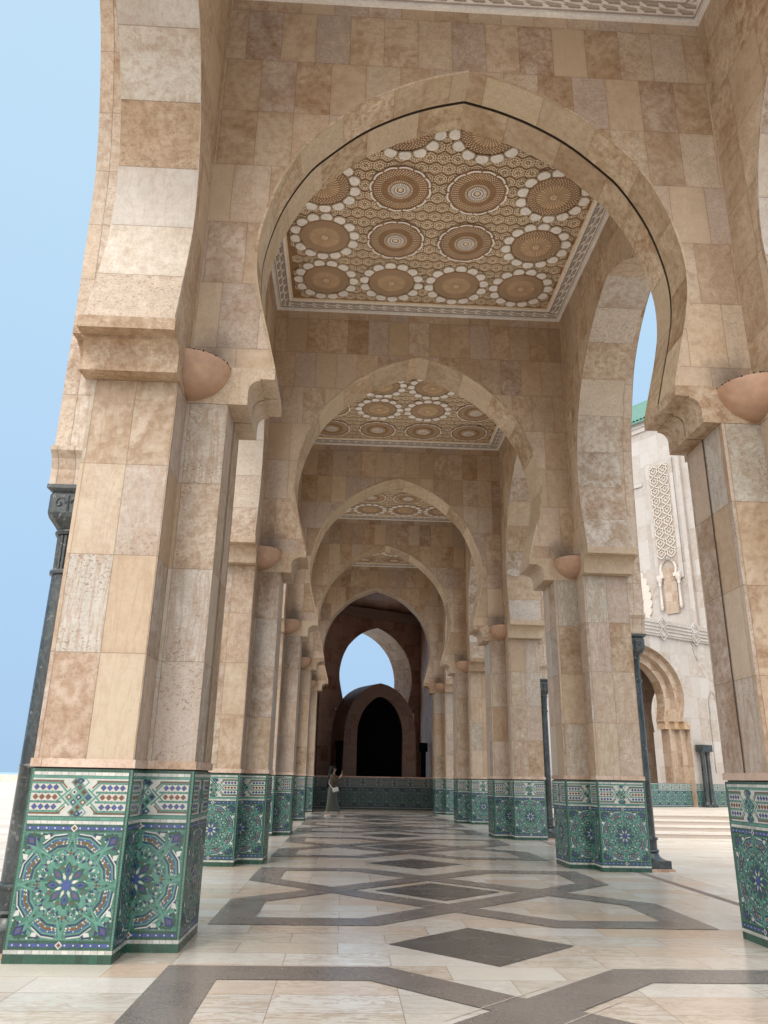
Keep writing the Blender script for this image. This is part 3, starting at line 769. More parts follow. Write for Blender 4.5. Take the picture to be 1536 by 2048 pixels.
def cornice():
    mb = MB()
    def frame(a, b, z0, z1, col):   # square ring from half width a (inner) to b (outer)
        for k in range(4):
            R = Matrix.Rotation(k*pi/2, 3, 'Z')
            def T(p): return R @ Vector(p)
            v = [(-b,-b),(b,-b),(a,-a),(-a,-a)]
            mb.face([T((x,y,z1)) for x,y in v], None, col)
            mb.face([T((-a,-a,z0)),T((a,-a,z0)),T((a,-a,z1)),T((-a,-a,z1))], None, col)
    q = HB-.002
    frame(q-.30, q, 0, -.030, PW); frame(q-.055, q, -.03, -.075, PW); frame(q-.335, q-.30, 0, -.018, PC)
    frame(q-.26, q-.245, -.03, -.045, PG); frame(q-.085, q-.075, -.03, -.05, PG)
    # running key pattern, recessed look from two tones
    for k in range(4):
        R = Matrix.Rotation(k*pi/2, 3, 'Z')
        x = -q+.1; L = .23; i = 0
        while x+L < q-.08:
            for (yo, dy) in ((-q+.105, 0), (-q+.185, 0)):
                y0 = yo
                pts = [(x,y0),(x+L*.60,y0),(x+L*.82,y0+.05),(x+L*.82+.04,y0+.05),(x+L*.62+.02,y0+.022),(x,y0+.022)]
                mb.face([R @ Vector((a, b, -.034)) for a, b in pts], None, PG)
                pts = [(a+.012, b+.026) for a, b in pts]
                mb.face([R @ Vector((a, b, -.036)) for a, b in pts], None, (.55,.49,.43))
            x += L
    return mb
CG = 'carved plaster ceilings of the bays'
CL = ['ceiling corner with key pattern border at the top edge of the picture', 'nearest full carved ceiling, white-petalled rosettes round four ringed ones',
      'second carved ceiling, ringed rosettes along its far edge', 'third carved ceiling, small row of petalled rosettes', 'farthest carved ceiling, a sliver above the fourth arch']
c_even = None; c_odd = None
sun_m = rosette_sun(); ring_m = rosette_ring(); gm = ceiling_ground(0)
def ceiling(k):
    r = thing('carved_ceiling', CL[k], 'ceiling', (AX, bayc(k), ZC), 0, CG)
    g = gm.build('carved_ground', M['plaster'], r)
    cornice().build('cornice', M['plaster'], r)
    first = {}
    for a in (-1.83,-.61,.61,1.83):
        for b in (-1.83,-.61,.61,1.83):
            inner = abs(a) < 1 and abs(b) < 1
            kind = 'ring' if (inner == (k % 2 == 1)) else 'sun'
            if kind not in first:
                o = (ring_m if kind == 'ring' else sun_m).build('rosette', M['plaster'], r); first[kind] = o
                if kind == 'ring': o['label'] = 'rosette of plain concentric rings'
                else: o['label'] = 'rayed rosette with white petals'
            else:
                o = first[kind].copy(); COL.objects.link(o)
            o.parent = r; o.location = (a, b, -.018); o.rotation_euler = (0, 0, .11*(a+b))
    return r
c1 = ceiling(1); c2 = ceiling(2)
for k, src in ((0, c2), (3, c1), (4, c2)): dup(src, (AX, bayc(k), ZC), 0, CL[k], CG)

# ------------------------------------------------------------------ bowl lamps in the inner corners
def lamp():
    r = thing('bowl_lamp', '', 'lamp', (0,0,0), 0, 'stone bowl lamps in the pier corners')
    n = 14; prof = [(0,0),(.075,.006),(.15,.025),(.225,.062),(.29,.115),(.34,.18),(.372,.25),(.388,.31),(.392,.35)]
    mb = MB(); mb.lathe(prof, n=n, a0=-pi/2, a1=0)
    mb.lathe([(.392,.35),(.365,.352)], n=n, a0=-pi/2, a1=0)
    mb.build('bowl', M['peach'], r, smooth=True)
    mb = MB(); mb.lathe([(.365,.352),(.34,.28),(.0,.26)], n=n, a0=-pi/2, a1=0)
    for i in range(60):
        t = -pi/2+random.random()*pi/2; a = .378; x, y = a*cos(t), a*sin(t)
        mb.tube((x, y, .345), (x+random.uniform(-.02,.02), y+random.uniform(-.02,.02), .352+random.random()*.012), .012, .006, 5)
    mb.build('sooty_lining', M['sooty'], r)
    return r
lm = lamp()
LPL = {(1,0):'large peach bowl lamp high on the nearest left pier', (1,1):'large peach bowl lamp at the right edge of the picture',
       (2,0):'bowl lamp on the second left pier', (2,1):'bowl lamp on the second right pier', (3,0):'bowl lamp on the third left pier', (3,1):'bowl lamp on the third right pier',
       (4,0):'bowl lamp on the fourth left pier', (4,1):'bowl lamp on the fourth right pier', (5,0):'smallest bowl lamp of the left row', (5,1):'smallest bowl lamp of the right row'}
def place_lamp(k, s, o):
    y = Y0+P*(k-1)-.002
    o.location = (AX-WI+.002, y, 4.72) if s == 0 else (AX+WI-.002, y, 4.72)
    o.rotation_euler = (0, 0, 0 if s == 0 else -pi/2); o['label'] = LPL[(k, s)]
place_lamp(1, 0, lm)
for k in range(1, NT+1):
    for s in (0, 1):
        if (k, s) != (1, 0): place_lamp(k, s, dup(lm, (0,0,0), 0, 'x'))

# ------------------------------------------------------------------ dark marble columns outside the piers
def column(base=True):
    r = thing('marble_column', '', 'column', (0,0,0), 0, 'dark green marble columns on the outside of the piers')
    mb = MB(); mb.box(-.25,.25,-.25,.25,.035,.15)
    mb.lathe([(.25,.15),(.215,.165),(.165,.20),(.14,.25),(.15,.262),(.158,.28),(.15,.30),(.132,.305),(.132,.44),(.15,.445),(.156,.462),(.15,.48),(.125,.488)], n=28)
    mb.build('base', M['green'], r, smooth=True)
    mb = MB(); mb.box(-.29,.29,-.29,.29,0,.035); mb.build('plinth', M['band'], r)
    mb = MB(); mb.lathe([(.118,.48),(.116,1.34),(.120,1.345),(.120,1.355),(.115,1.36),(.107,2.94)], n=28); mb.build('shaft', M['green'], r, smooth=True)
    mb = MB(); mb.lathe([(.102,2.94),(.126,2.945),(.130,2.965),(.126,2.985),(.10,2.99)], n=28)
    nf = 16
    for i in range(nf):
        t = 2*pi*i/nf; x, y = .086*cos(t), .086*sin(t); mb.tube((x,y,2.985),(x*1.05,y*1.05,3.30),.021,.022,6,caps=False)
    mb.lathe([(.088,2.99),(.093,3.30),(.125,3.305),(.135,3.33),(.125,3.35),(.11,3.355)], n=28)
    mb.build('collar', M['green'], r, smooth=True)
    mb = MB()
    # square-shouldered capital block with chamfered underside
    def ringsq(h, c, z): return [(h,-h+c,z),(h,h-c,z),(h-c,h,z),(-h+c,h,z),(-h,h-c,z),(-h,-h+c,z),(-h+c,-h,z),(h-c,-h,z)]
    rs = [ringsq(.105,.05,3.35), ringsq(.13,.05,3.39), ringsq(.17,.04,3.45), ringsq(.18,.03,3.49), ringsq(.18,.03,3.66), ringsq(.17,.03,3.68), ringsq(.205,.01,3.71), ringsq(.205,.01,3.745)]
    for A, B in zip(rs, rs[1:]):
        for i in range(8): mb.face([A[i],A[(i+1)%8],B[(i+1)%8],B[i]])
    mb.face(rs[-1])
    for f in range(4):                          # carved scrolls on each face
        R = Matrix.Rotation(f*pi/2, 3, 'Z')
        for sx in (-1, 1):
            prev = None
            for q in range(14):
                a = q*.55; rr = .058-.0038*q
                p = R @ Vector((sx*(.075-rr*.9*cos(a)), -.182, 3.575+rr*sin(a)))
                if prev is not None: mb.tube(prev, p, .010, .010, 5, caps=False)
                prev = p
        mb.tube(R @ Vector((0,-.182,3.50)), R @ Vector((0,-.182,3.65)), .012, .008, 5)
    mb.build('capital', M['green'], r)
    return r
col0 = column()
names_c = {(1,0):'dark marble column outside the nearest left pier, against the sky', (2,1):'dark marble column with flared base on the outer side of the second right pier',
           (3,1):'dark marble column beside the third right pier, between it and the second'}
first = True
for k in range(1, NT+1):
    for s in (0, 1):
        for q in (0, 1):
            sx = -1 if s == 0 else 1
            loc = (AX+sx*3.73, Y0+P*(k-1)+(0 if q == 0 else TT), 0)
            side = 'left' if s == 0 else 'right'
            lab = names_c.get((k, s)) if q == 0 else None
            if not lab: lab = f'dark marble column, {"camera" if q == 0 else "far"} side of the {ORD[k]} pier of the {side} row'
            if q == 1 and (k, s) not in ((1, 0), (2, 1), (3, 1), (1, 1)): continue
            if q == 0 and s == 0 and k > 1: continue
            if q == 0 and s == 1 and k > 3: continue
            if first: col0.location = loc; col0['label'] = lab; first = False
            else: dup(col0, loc, 0, lab)

# ------------------------------------------------------------------ floor
mb = MB()
E5 = AX+3.37
def fl(x0,x1,y0,y1,z=0,m=mb): m.face([(x0,y0,z),(x1,y0,z),(x1,y1,z),(x0,y1,z)], [(x0-.39,y0-.37),(x1-.39,y0-.37),(x1-.39,y1-.37),(x0-.39,y1-.37)])
fl(AX-3.9, AX+3.9, -6, 60, 0)
struct(mb.build('marble_floor', M['floor']))
# inlaid strapwork and lozenges
strap = MB(); loz = MB(); thin = MB()
def flp(m, pts, z, cx, cy): m.face([(cx+a, cy+b, z) for a, b in pts], [(cx+a, cy+b) for a, b in pts])
for k in range(-1, 6):
    cy = bayc(k)
    if cy > 36: continue
    for su in (-1, 1):
        for sv in (-1, 1):
            q = lambda pts: [(su*a, sv*b) for a, b in pts]
            # L-shaped corner plus the diagonal, one strap
            flp(strap, q([(.84,-2.41),(2.41,-2.41),(2.01,-2.01),(.98,-2.01)]), .004, AX, cy)
            flp(strap, q([(2.41,-2.41),(2.41,-.84),(2.01,-.98),(2.01,-2.01)]), .004, AX, cy)
            z = .0026 if su*sv > 0 else .0032
            if su > 0:
                # diagonal of each direction: from near-left foot to right side corner
                flp(strap, [(-.84,-2.41*sv),(-.98,-2.01*sv),(2.01,.98*sv),(2.41,.84*sv)], (.0048 if sv > 0 else .0054), AX, cy)
                flp(strap, [(.84,2.41*sv*-1),(.98,2.01*-sv),(-2.01,-.98*-sv),(-2.41,-.84*-sv)], (.0051 if sv > 0 else .0057), AX, cy)
    # pale hair lines where straps pass over one another
    for (px, py, s) in ((0,-1.3,1),(0,1.3,1),(1.3,0,-1),(-1.3,0,-1)):
        for off in (-.27, .27):
            a = (px-.36*1+off*.0, py-.36*s+off*1.414*.97)
            d = .40
            cxp, cyp = px-off*.68*s, py+off*.68
            flp(thin, [(cxp-d,cyp-d*s-.006),(cxp+d,cyp+d*s-.006),(cxp+d,cyp+d*s+.006),(cxp-d,cyp-d*s+.006)], .0075, AX, cy)
    flp(loz, [(-.78,0),(0,-.78),(.78,0),(0,.78)], .004, AX, cy)
    flp(loz, [(-.78,0),(0,-.78),(.78,0),(0,.78)], .004, AX, cy-P/2)
struct(strap.build('granite_strapwork', M['granite']))
struct(loz.build('dark_floor_lozenges', M['slate']))
M['grout'] = simple('pale_grout', (.50,.43,.36), .6, 10, .3)
struct(thin.build('pale_inlay_lines', M['grout']))
mb = MB()
fl(E5-.018, E5+.018, -5, 40, .0035, mb); fl(E5+.05, E5+.075, -5, 40, .0035, mb)
struct(mb.build('floor_groove', simple('groove_stone', (.20,.13,.11), .7)))
# plazas
mb = MB()
mb.face([(-170,-40,-.01),(AX-3.9,-40,-.01),(AX-3.9,124,-.01),(-170,124,-.01)])
struct(mb.build('plaza', M['plaza']))
mb = MB(); x0 = AX+3.9
mb.face([(x0,-40,-.01),(90,-40,-.01),(90,12,-.01),(x0,12,-.01)])
mb.face([(x0,12,-.01),(90,12,-.01),(90,26,-.6),(x0,26,-.6)]); mb.face([(x0,26,-.6),(90,26,-.6),(90,36,-.6),(x0,36,-.6)])
struct(mb.build('lower_plaza', M['plaza']))
mb = MB()
for i, (y, z) in enumerate(((30.5,-.45),(32.2,-.30),(33.9,-.15),(35.6,0))):
    mb.box(AX+4.6, 60, y, 37.5, z-.15, z-.02, mi=1, skip='b'); mb.box(AX+4.57, 60.03, y-.03, 37.5, z-.02, z, mi=0, skip='b')
mb.face([(AX+4.6,37.5,0),(60,37.5,0),(60,140,0),(AX+4.6,140,0)])
st = mb.build('plaza_steps', [M['plaza'], simple('riser_stone', (.46,.39,.34), .7)])
struct(st)
mb = MB(); mb.box(-170, -6, 123, 123.6, 0, .55); mb.box(-170, -39, 121.6, 122.8, 0, .9)
pw = mb.build('parapet_wall', M['plaza']); tag(pw, 'low pale parapet wall at the far left edge of the plaza', 'wall')
mb = MB(); mb.face([(-6000,124,-7),(6000,124,-7),(6000,9000,-7),(-6000,9000,-7)])
mb.face([(-6000,-900,-7.02),(-171,-900,-7.02),(-171,130,-7.02),(-6000,130,-7.02)])
struct(mb.build('sea', M['sea']))
mb = MB(); mb.face([(-60,124,-.012),(300,124,-.012),(300,400,-.012),(-60,400,-.012)])
struct(mb.build('ground', M['plaza']))

# ------------------------------------------------------------------ dark chamber at the far end
YE = Y0+P*4+TT
ch = thing('end_chamber', 'dark stone chamber closing the far end of the arcade', 'building', (0,0,0))
mb = MB()
for s in (-1, 1):
    a = AX+s*WI
    mb.box(min(a, a+s*.8), max(a, a+s*.8), YE+.002, 47.5, 0, 10.9)
mb.build('wall', M['dark'], ch)
mb = MB(); mb.box(AX-WO, AX+WO, YE+.002, 47.5, ZC+.02, ZC+.4); mb.build('roof', M['dark'], ch)
# end wall, turned in plan
EA = radians(29); EC = (1.55, 42.2)
ew = thing('end_arch_wall', 'turned end wall with a bright horseshoe opening onto the sky', 'wall', (EC[0], EC[1], 0), EA)
fn = lambda u, d, z: (u, d, z)
mb = arch_wall(fn, ARCH, 3.4, 0, ZC+.01, 1.8, None, None, ends=True, jambs=2.43)
mb.build('arch_wall', [M['dark'], stone('end_reveal', [(.92,.85,.75),(.94,.88,.80),(.88,.79,.68)], w=.6, h=.55, stagger=.3, pit=.4)], ew)
for s in (-1, 1):
    mb = MB()
    f = lambda a, z, d, s=s: (s*a, d, z)
    mb.prism(IMP, f, -.05, 1.85)
    mb.build('impost', M['dark'], ew, weld=True)
mb = MB(); mb.box(-3.3, 3.3, -.22, -.001, 9.55, 9.75); mb.box(-3.3, 3.3, -.35, -.001, 9.752, 10.05); mb.build('cornice', simple('shaded_cornice', (.46,.37,.32), .7), ew)
# portal with barrel vault
pt = thing('vaulted_portal', 'dark vaulted portal with a black pointed door under the end arch', 'portal', (1.62, 38.4, 0))
OUTP = smooth_prof([(1.72,0),(1.72,1.8),(1.70,3.4),(1.58,4.15),(1.33,4.75),(.92,5.25),(.45,5.56),(0,5.70)], 4)
INP = smooth_prof([(1.08,0),(1.08,1.8),(1.08,3.3),(1.0,3.9),(.80,4.4),(.5,4.78),(.2,5.0),(0,5.06)], 4)
def back(p, d): return (p[0]*(1+.02*d)-.72*d, 3.0*d, p[1]*(1+.03*d))
mb = MB()
for s in (-1, 1):
    for (a, b), (c, e) in zip(zip(OUTP, INP), zip(OUTP[1:], INP[1:])):
        mb.face([(s*a[0],0,a[1]),(s*b[0],0,b[1]),(s*e[0],0,e[1]),(s*c[0],0,c[1])])
        for d0, d1 in ((0,.5),(.5,1)):
            mb.face([back((s*a[0],a[1]),d0),back((s*a[0],a[1]),d1),back((s*c[0],c[1]),d1),back((s*c[0],c[1]),d0)])
        mb.face([(s*b[0],0,b[1]),(s*b[0],.4,b[1]),(s*e[0],.4,e[1]),(s*e[0],0,e[1])])
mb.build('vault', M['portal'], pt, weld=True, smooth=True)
mb = MB()
for (a, c) in zip(INP, INP[1:]): mb.face([(-a[0],.38,a[1]),(a[0],.38,a[1]),(c[0],.38,c[1]),(-c[0],.38,c[1])])
for i in range(-3, 4):
    for j in range(11):
        if abs(i)*.28 < 1.0-(max(0, j*.4+.6-3.4))*.5: mb.box(i*.28-.025, i*.28+.025, .36, .38, j*.4+.6, j*.4+.65)
mb.build('door', M['black'], pt)
# low tiled wall
lw = thing('low_tiled_wall', 'low teal zellige wall across the far end of the floor', 'wall', (0, 36.6, 0))
mb = MB(); mb.box(AX-WI+.002, AX+WI-.002, .0, .35, 0, ZD); mb.build('core', M['dark'], lw)
mb = MB(); w = 2*WI-.01
dado_face(mb, lambda u, z, o: (AX-WI+.005+u, -.003-o, z), w, [w/16*(2*i+1) for i in range(8)], (False, False), hw=w/16)
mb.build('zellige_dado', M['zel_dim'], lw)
mb = MB(); mb.box(AX-WI+.004, AX+WI-.004, -.03, .38, ZD+.001, ZD+.05); mb.build('coping', M['dark'], lw)
# chamber columns flanking
for i, (x, y, lab) in enumerate(((-.30, 37.9, 'slim near-black column left of the dark portal'), (3.72, 38.6, 'slim near-black column right of the dark portal'))):
    r = thing('slim_column', lab, 'column', (x, y, 0), 0, 'columns flanking the dark portal')
    mb = MB(); mb.lathe([(.13,0),(.13,2.55)], n=16); mb.build('shaft', M['black'], r, smooth=True)
    mb = MB(); mb.box(-.2,.2,-.2,.2,2.55,2.95); mb.build('capital', M['black'], r)

# ------------------------------------------------------------------ white mosque wing with its own arch (B) and the tall wall behind (A)
def frame_fn(org, az):
    a = radians(az); return a
BO = (17.1, 46.3); BA = radians(90-60)
wing = thing('white_arcade_wing', 'white marble wing with a deep pointed horseshoe arch, behind the steps on the right', 'building', (BO[0], BO[1], 0), BA)
cB = 1.35
def nested(k, d0, hwf, apex, half, z1, mats, t):
    pr = [(a*hwf, 4.95+(z-5.1)*(apex-4.95)/4.0) for a, z in ARCH]
    fn = lambda u, d, z: (cB+u, d0+d, z)
    return arch_wall(fn, pr, half, 0, z1, t, None, None, ends=True, jambs=2.43*hwf)
nested(0, 0, 1.42, 9.35, 9.5, 10.05, None, .35).build('wall', [M['white'], M['fac_arch']], wing)
nested(1, .352, 1.22, 8.95, 5, 10.0, None, .35).build('arch_order', [M['fac_arch'], M['fac_arch']], wing)
nested(2, .704, .98, 8.5, 5, 10.0, None, .6).build('arch_order', [M['fac_arch'], M['fac_arch']], wing)
pr = [(a*.56, 4.5+(z-5.1)*.76) for a, z in ARCH]
arch_wall(lambda u, d, z: (6.85+u, 3.4+d, z), pr, 3.2, 0, 10.0, .5, None, None, ends=True, jambs=1.25).build('rear_arch', [M['fac_arch'], M['fac_arch']], wing)
mb = MB()
for s in (-1, 1):   # imposts of the orders
    mb = MB()
    for hwf, d0, d1 in ((1.42,-.03,.35),(1.22,.34,.70),(.98,.69,1.3)):
        e = 2.43*hwf
        mb.box(min(cB+s*e, cB+s*(e-.36*hwf)), max(cB+s*e, cB+s*(e-.36*hwf)), d0, d1, 4.5, 4.94)
    mb.build('impost', M['impost'], wing)
mb = MB(); mb.box(cB-5, cB-4.7, 1.31, 3.9, 0, 10); mb.box(10.06, 10.4, 1.31, 3.9, 0, 10); mb.box(cB-4.7, 3.64, 3.4, 3.9, 0, 10); mb.box(cB-5, 10.4, 1.31, 3.9, 10.01, 10.04); mb.build('passage', M['dark'], wing)
# dado of the wing
mb = MB()
for (u0, u1) in ((-9, cB-3.46), (cB+3.46, 10.5)):
    n = int((u1-u0)/.8); w = u1-u0
    dado_face(mb, lambda u, z, o, u0=u0: (u0+u, -.02-o, z), w, [w/n/2*(2*i+1) for i in range(n)], (False, False), hw=w/n/2)
w = 6.9; dado_face(mb, lambda u, z, o: (cB-3.45+u, .30-o, z), w, [w/18*(2*i+1) for i in range(9)], (False, False), hw=w/18)
mb.build('zellige_dado', M['zel'], wing)
mb = MB(); mb.box(cB-3.44, cB+3.44, .305, .345, 0, ZD); mb.build('parapet_core', M['dark'], wing)
# raised interlaced band along the top
mb = MB()
mb.box(-9, 10.8, -.12, .3, 10.052, 11.1)
mb.build('band_course', M['white'], wing)
mb = MB()
def bar(a, b, w=.10, d=.05, y=-.12, m=mb):
    a = Vector((a[0], a[1])); b = Vector((b[0], b[1])); t = (b-a).normalized(); nn = Vector((-t.y, t.x))*w/2
    q = [a+nn, b+nn, b-nn, a-nn]
    m.face([(p.x, y-d, p.y) for p in q])
    for i in range(4): p, r = q[i], q[(i+1)%4]; m.face([(p.x,y-d,p.y),(r.x,y-d,r.y),(r.x,y,r.y),(p.x,y,p.y)])
knots = [-6.6, -3.4, -.2, 3.0, 6.2, 9.4]
for z in (10.24,10.46,10.68,10.90):
    for a, b in zip([-9.4]+knots, knots+[11.2]): bar((max(-9,a+.42), z), (min(10.8,b-.42), z))
for i, kx in enumerate(knots):
    for dz in (-.33,-.11,.11,.33):
        bar((kx-.42, 10.57+dz), (kx+.42, 10.57-dz*1.0+(.0)), .07, .06)
        bar((kx-.42, 10.57+dz), (kx, 10.57+dz+(.4 if dz>0 else -.4)), .07, .05); bar((kx+.42, 10.57+dz), (kx, 10.57+dz+(.4 if dz>0 else -.4)), .07, .05)
    if i % 2 == 0:
        for q in range(3):
            z = 10.0-q*.3; w = .36-q*.1
            bar((kx-w, z), (kx, z-.4), .08, .06, 0); bar((kx+w, z), (kx, z-.4), .08, .06, 0); bar((kx-w*.5, z), (kx+.1, z-.5), .06, .07, 0)
mb.build('interlaced_relief', M['white'], wing)
# blind niche
mb = MB(); nc = 7.4
npf = [(a*.17, 5.4+(z-5.1)*.38) for a, z in ARCH]
for s in (-1, 1):
    pr = [(.41, 2.0), (.41, 5.4)]+npf
    for (a, za), (b, zb) in zip(pr, pr[1:]):
        e = .09
        mb.face([(nc+s*a,-.05,za),(nc+s*(a+e),-.05,za+.03),(nc+s*(b+e),-.05,zb+.06),(nc+s*b,-.05,zb)]); mb.face([(nc+s*a,-.05,za),(nc+s*b,-.05,zb),(nc+s*b,-.002,zb),(nc+s*a,-.002,za)])
mb.build('niche_frame', M['white'], wing)
# twin columns in front of the wing
for i, u in enumerate((5.25, 5.75)):
    x = BO[0]+u*cos(BA)+.35*sin(BA); y = BO[1]+u*sin(BA)-.35*cos(BA)
    r = thing('slim_column', ['left one of the paired dark columns before the white wing', 'right one of the paired dark columns before the white wing'][i], 'column', (x, y, 0), BA, 'paired dark columns of the white wing')
    mb = MB(); mb.box(-.22,.22,-.22,.22,0,.15); mb.lathe([(.20,.15),(.16,.3),(.17,.4),(.14,.42)], n=18); mb.build('base', M['green'], r)
    mb = MB(); mb.lathe([(.14,.42),(.13,3.0)], n=18); mb.build('shaft', M['green'], r, smooth=True)
    mb = MB(); mb.lathe([(.13,3.0),(.17,3.05),(.15,3.1),(.2,3.2)], n=18); mb.box(-.245,.245,-.24,.24,3.2,3.6); mb.build('capital', M['green'], r)
# tall wall A
AO = (26, 60); AA = radians(90+35)
tw = thing('mosque_hall', 'tall white mosque hall with carved panel and green tiled roof edge', 'building', (AO[0], AO[1], 0), AA)
# local +x runs along azimuth -35 (away to the left); front faces local -y ... flip so it faces the arcade
FY = 1
def af(s, o, z): return (s, o*FY, z)
mb = MB()
mb.box(-14, 14, -1, 0, 0, 31.2); mb.build('wall', M['white'], tw)
mb = MB(); mb.box(-14, 14, 0.002, .25, 31.0, 31.55); mb.box(-14, 14, .0, .12, 30.6, 30.998); mb.build('eave', M['carved'], tw)
mb = MB()
mb.face([(-14.3,.6,31.5),(14.2,.6,31.5),(14.2,-9,38.5),(-14.3,-9,38.5)]); mb.face([(-14.3,.6,31.5),(14.2,.6,31.5),(14.2,.6,31.3),(-14.3,.6,31.3)])
x = -14.2
while x < 14.2: mb.tube((x,.62,31.5),(x,-8.9,38.46),.13,.13,6,caps=False); x += .36
mb.build('roof', M['roof'], tw)
mb = MB(); mb.box(-1.2, 1.35, .002, .10, 17.0, 27.4); mb.build('panel_frame', M['white'], tw)
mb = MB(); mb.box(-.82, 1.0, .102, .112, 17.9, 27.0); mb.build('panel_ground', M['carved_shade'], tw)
mb = MB()
def barA(a, b, w=.09, d=.08, y=.11, m=None):
    m = m or mb
    a = Vector(a); b = Vector(b); t = (b-a).normalized(); nn = Vector((-t.y, t.x))*w/2
    q = [a+nn, b+nn, b-nn, a-nn]
    m.face([(p.x, y+d, p.y) for p in q])
    for i in range(4): p, r = q[i], q[(i+1)%4]; m.face([(p.x,y+d,p.y),(r.x,y+d,r.y),(r.x,y,r.y),(p.x,y,p.y)])
cw = .91
for i in range(10):
    for j in range(2):
        cx = -.82+cw*(j+.5); cz = 19.25+i*.91; r_ = .42
        if cz > 26.8: continue
        pts = [(0,-.46),(.22,-.30),(.38,-.12),(.30,.08),(.42,.25),(.20,.30),(0,.48)]
        for s in (-1, 1):
            for p, q in zip(pts, pts[1:]): barA((cx+s*p[0], cz+p[1]), (cx+s*q[0], cz+q[1]), .075, .09)
            barA((cx, cz-.2), (cx+s*.2, cz+.05), .06, .07); barA((cx+s*.2, cz+.05), (cx, cz+.25), .06, .07)
mb.build('carved_lattice', M['carved'], tw)
mb = MB()
pr = [(a*.27, 17.45+(z-5.1)*.30) for a, z in ARCH]
for s in (-1, 1):
    for (a, za), (b, zb) in zip(pr, pr[1:]):
        e = .24; nxa = e
        mb.face([(.08+s*a,.24,za),(.08+s*(a+e*.8),.24,za+.0),(.08+s*(b+e*.8*min(1,b/.3+.0)),.24,zb+e*(1-min(1,b/.5))),(.08+s*b,.24,zb)]); mb.face([(.08+s*a,.24,za),(.08+s*b,.24,zb),(.08+s*b,.1,zb),(.08+s*a,.1,za)])
    mb.box(min(.08+s*.45,.08+s*1.05), max(.08+s*.45,.08+s*1.05), .002, .34, 17.15, 17.44)
mb.build('niche_arch', M['carved'], tw)
mb = MB(); mb.face([(-.5,.105,14.2),(.66,.105,14.2),(.66,.105,17.5),(.5,.105,18.3),(.08,.105,18.7),(-.34,.105,18.3),(-.5,.105,17.5)]); mb.build('niche_back', M['fac_arch'], tw)
for s in (-1, 1):
    mb = MB(); mb.lathe([(.05,14.5),(.14,14.65),(.15,14.8),(.10,14.85),(.14,14.95),(.11,15.2),(.11,16.5),(.15,16.55),(.12,16.6),(.15,16.8),(.24,17.0),(.24,17.15)], .08+s*.85, .22, 14)
    mb.build('colonnette', M['carved'], tw, smooth=True)
mb = MB(); mb.box(-2.0,-1.62,.002,.35,12,31); mb.box(-3.9,-3.4,.002,.5,12,26); mb.box(1.8,3.4,.002,.10,25.6,25.9); mb.build('pilaster_strip', M['white'], tw)
mb = MB()
for i in range(16):
    t = -.55+i*.16; cx = 6.2-3.9*cos(t); cz = 15.6+3.9*sin(t)
    if cz < 10: continue
    pts = [(cx+.42*cos(a), cz+.42*sin(a)) for a in [2*pi*q/14 for q in range(14)]]
    mb.face([(p[0],.14+.0012*i,p[1]) for p in pts]); 
    for q in range(14): p, r = pts[q], pts[(q+1)%14]; mb.face([(p[0],.14+.0012*i,p[1]),(r[0],.14+.0012*i,r[1]),(r[0],.002,r[1]),(p[0],.002,p[1])])
mb.build('scalloped_arch', M['carved'], tw)
for i in range(16):
    mb = MB(); t = -.5+i*.16; cx = 6.2-3.25*cos(t); cz = 15.6+3.25*sin(t)
    mb.box(cx-.13,cx+.13,.01,.03,cz-.16,cz+.16)
    mb.build('scallop_opening', M['groove'], tw)
# sunlit lattice wall seen through the wing's arch
lwall = thing('lattice_wall', 'pale wall with diamond lattice seen through the arch of the white wing', 'wall', (BO[0], BO[1], 0), BA)
mb = MB(); mb.box(11.5, 26, 13, 13.4, 0, 14); mb.build('wall', M['white'], lwall)
mb = MB(); 
def barL(a, b): 
    bar(a, b, .09, .06, 13.0, mb)
for i in range(-4, 26):
    z0 = i*.55
    for (xa, xb) in ((15.6, 18.6),(20.2,22.6)):
        n = 3; w = (xb-xa)/n
        for j in range(n):
            if 0 < z0 < 12.5: barL((xa+j*w, z0), (xa+(j+.5)*w, z0+.55)); barL((xa+(j+.5)*w, z0+.55), (xa+(j+1)*w, z0)) if i % 2 == 0 else None
            if 0 < z0 < 12.5 and i % 2: barL((xa+j*w, z0+.55), (xa+(j+.5)*w, z0)); barL((xa+(j+.5)*w, z0), (xa+(j+1)*w, z0+.55))
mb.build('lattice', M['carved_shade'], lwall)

# ------------------------------------------------------------------ the woman
def skin_obj(name, verts, edges, radii, mat, parent, sub=2, root=0):
    me = bpy.data.meshes.new(name); me.from_pydata(verts, edges, []); me.materials.append(mat)
    o = bpy.data.objects.new(name, me); COL.objects.link(o); o.parent = parent
    sk = o.modifiers.new('skin', 'SKIN'); sk.use_smooth_shade = True
    if not me.skin_vertices: 
        pass
    layer = me.skin_vertices[0].data if me.skin_vertices else None
    if layer is None:
        bm = bmesh.new(); bm.from_mesh(me); bm.verts.layers.skin.verify(); bm.to_mesh(me); bm.free(); layer = me.skin_vertices[0].data
    for i, r in enumerate(radii):
        layer[i].radius = (r, r) if isinstance(r, (int, float)) else r
        layer[i].use_root = (i == root)
    ss = o.modifiers.new('sub', 'SUBSURF'); ss.levels = sub; ss.render_levels = sub
    return o
SKIN = simple('skin', (.52,.32,.23), .5, 12, .2); TOPM = simple('olive_brown_knit', (.085,.058,.034), .85, 60, .5); SKM = simple('olive_satin_skirt', (.060,.061,.045), .55, 5, .4)
HAIRM = simple('black_hair', (.006,.005,.008), .6, 40, .3, spec=.2); BAGM = simple('white_leather', (.62,.60,.58), .45, 10, .2); SHOE = simple('cream_shoe', (.58,.52,.46), .6, 20, .3)
wm = thing('person', 'woman in brown top and long olive skirt walking with a raised phone', 'person', (-.42, 29.4, 0), 0)
V = []; Ed = []; R_ = []
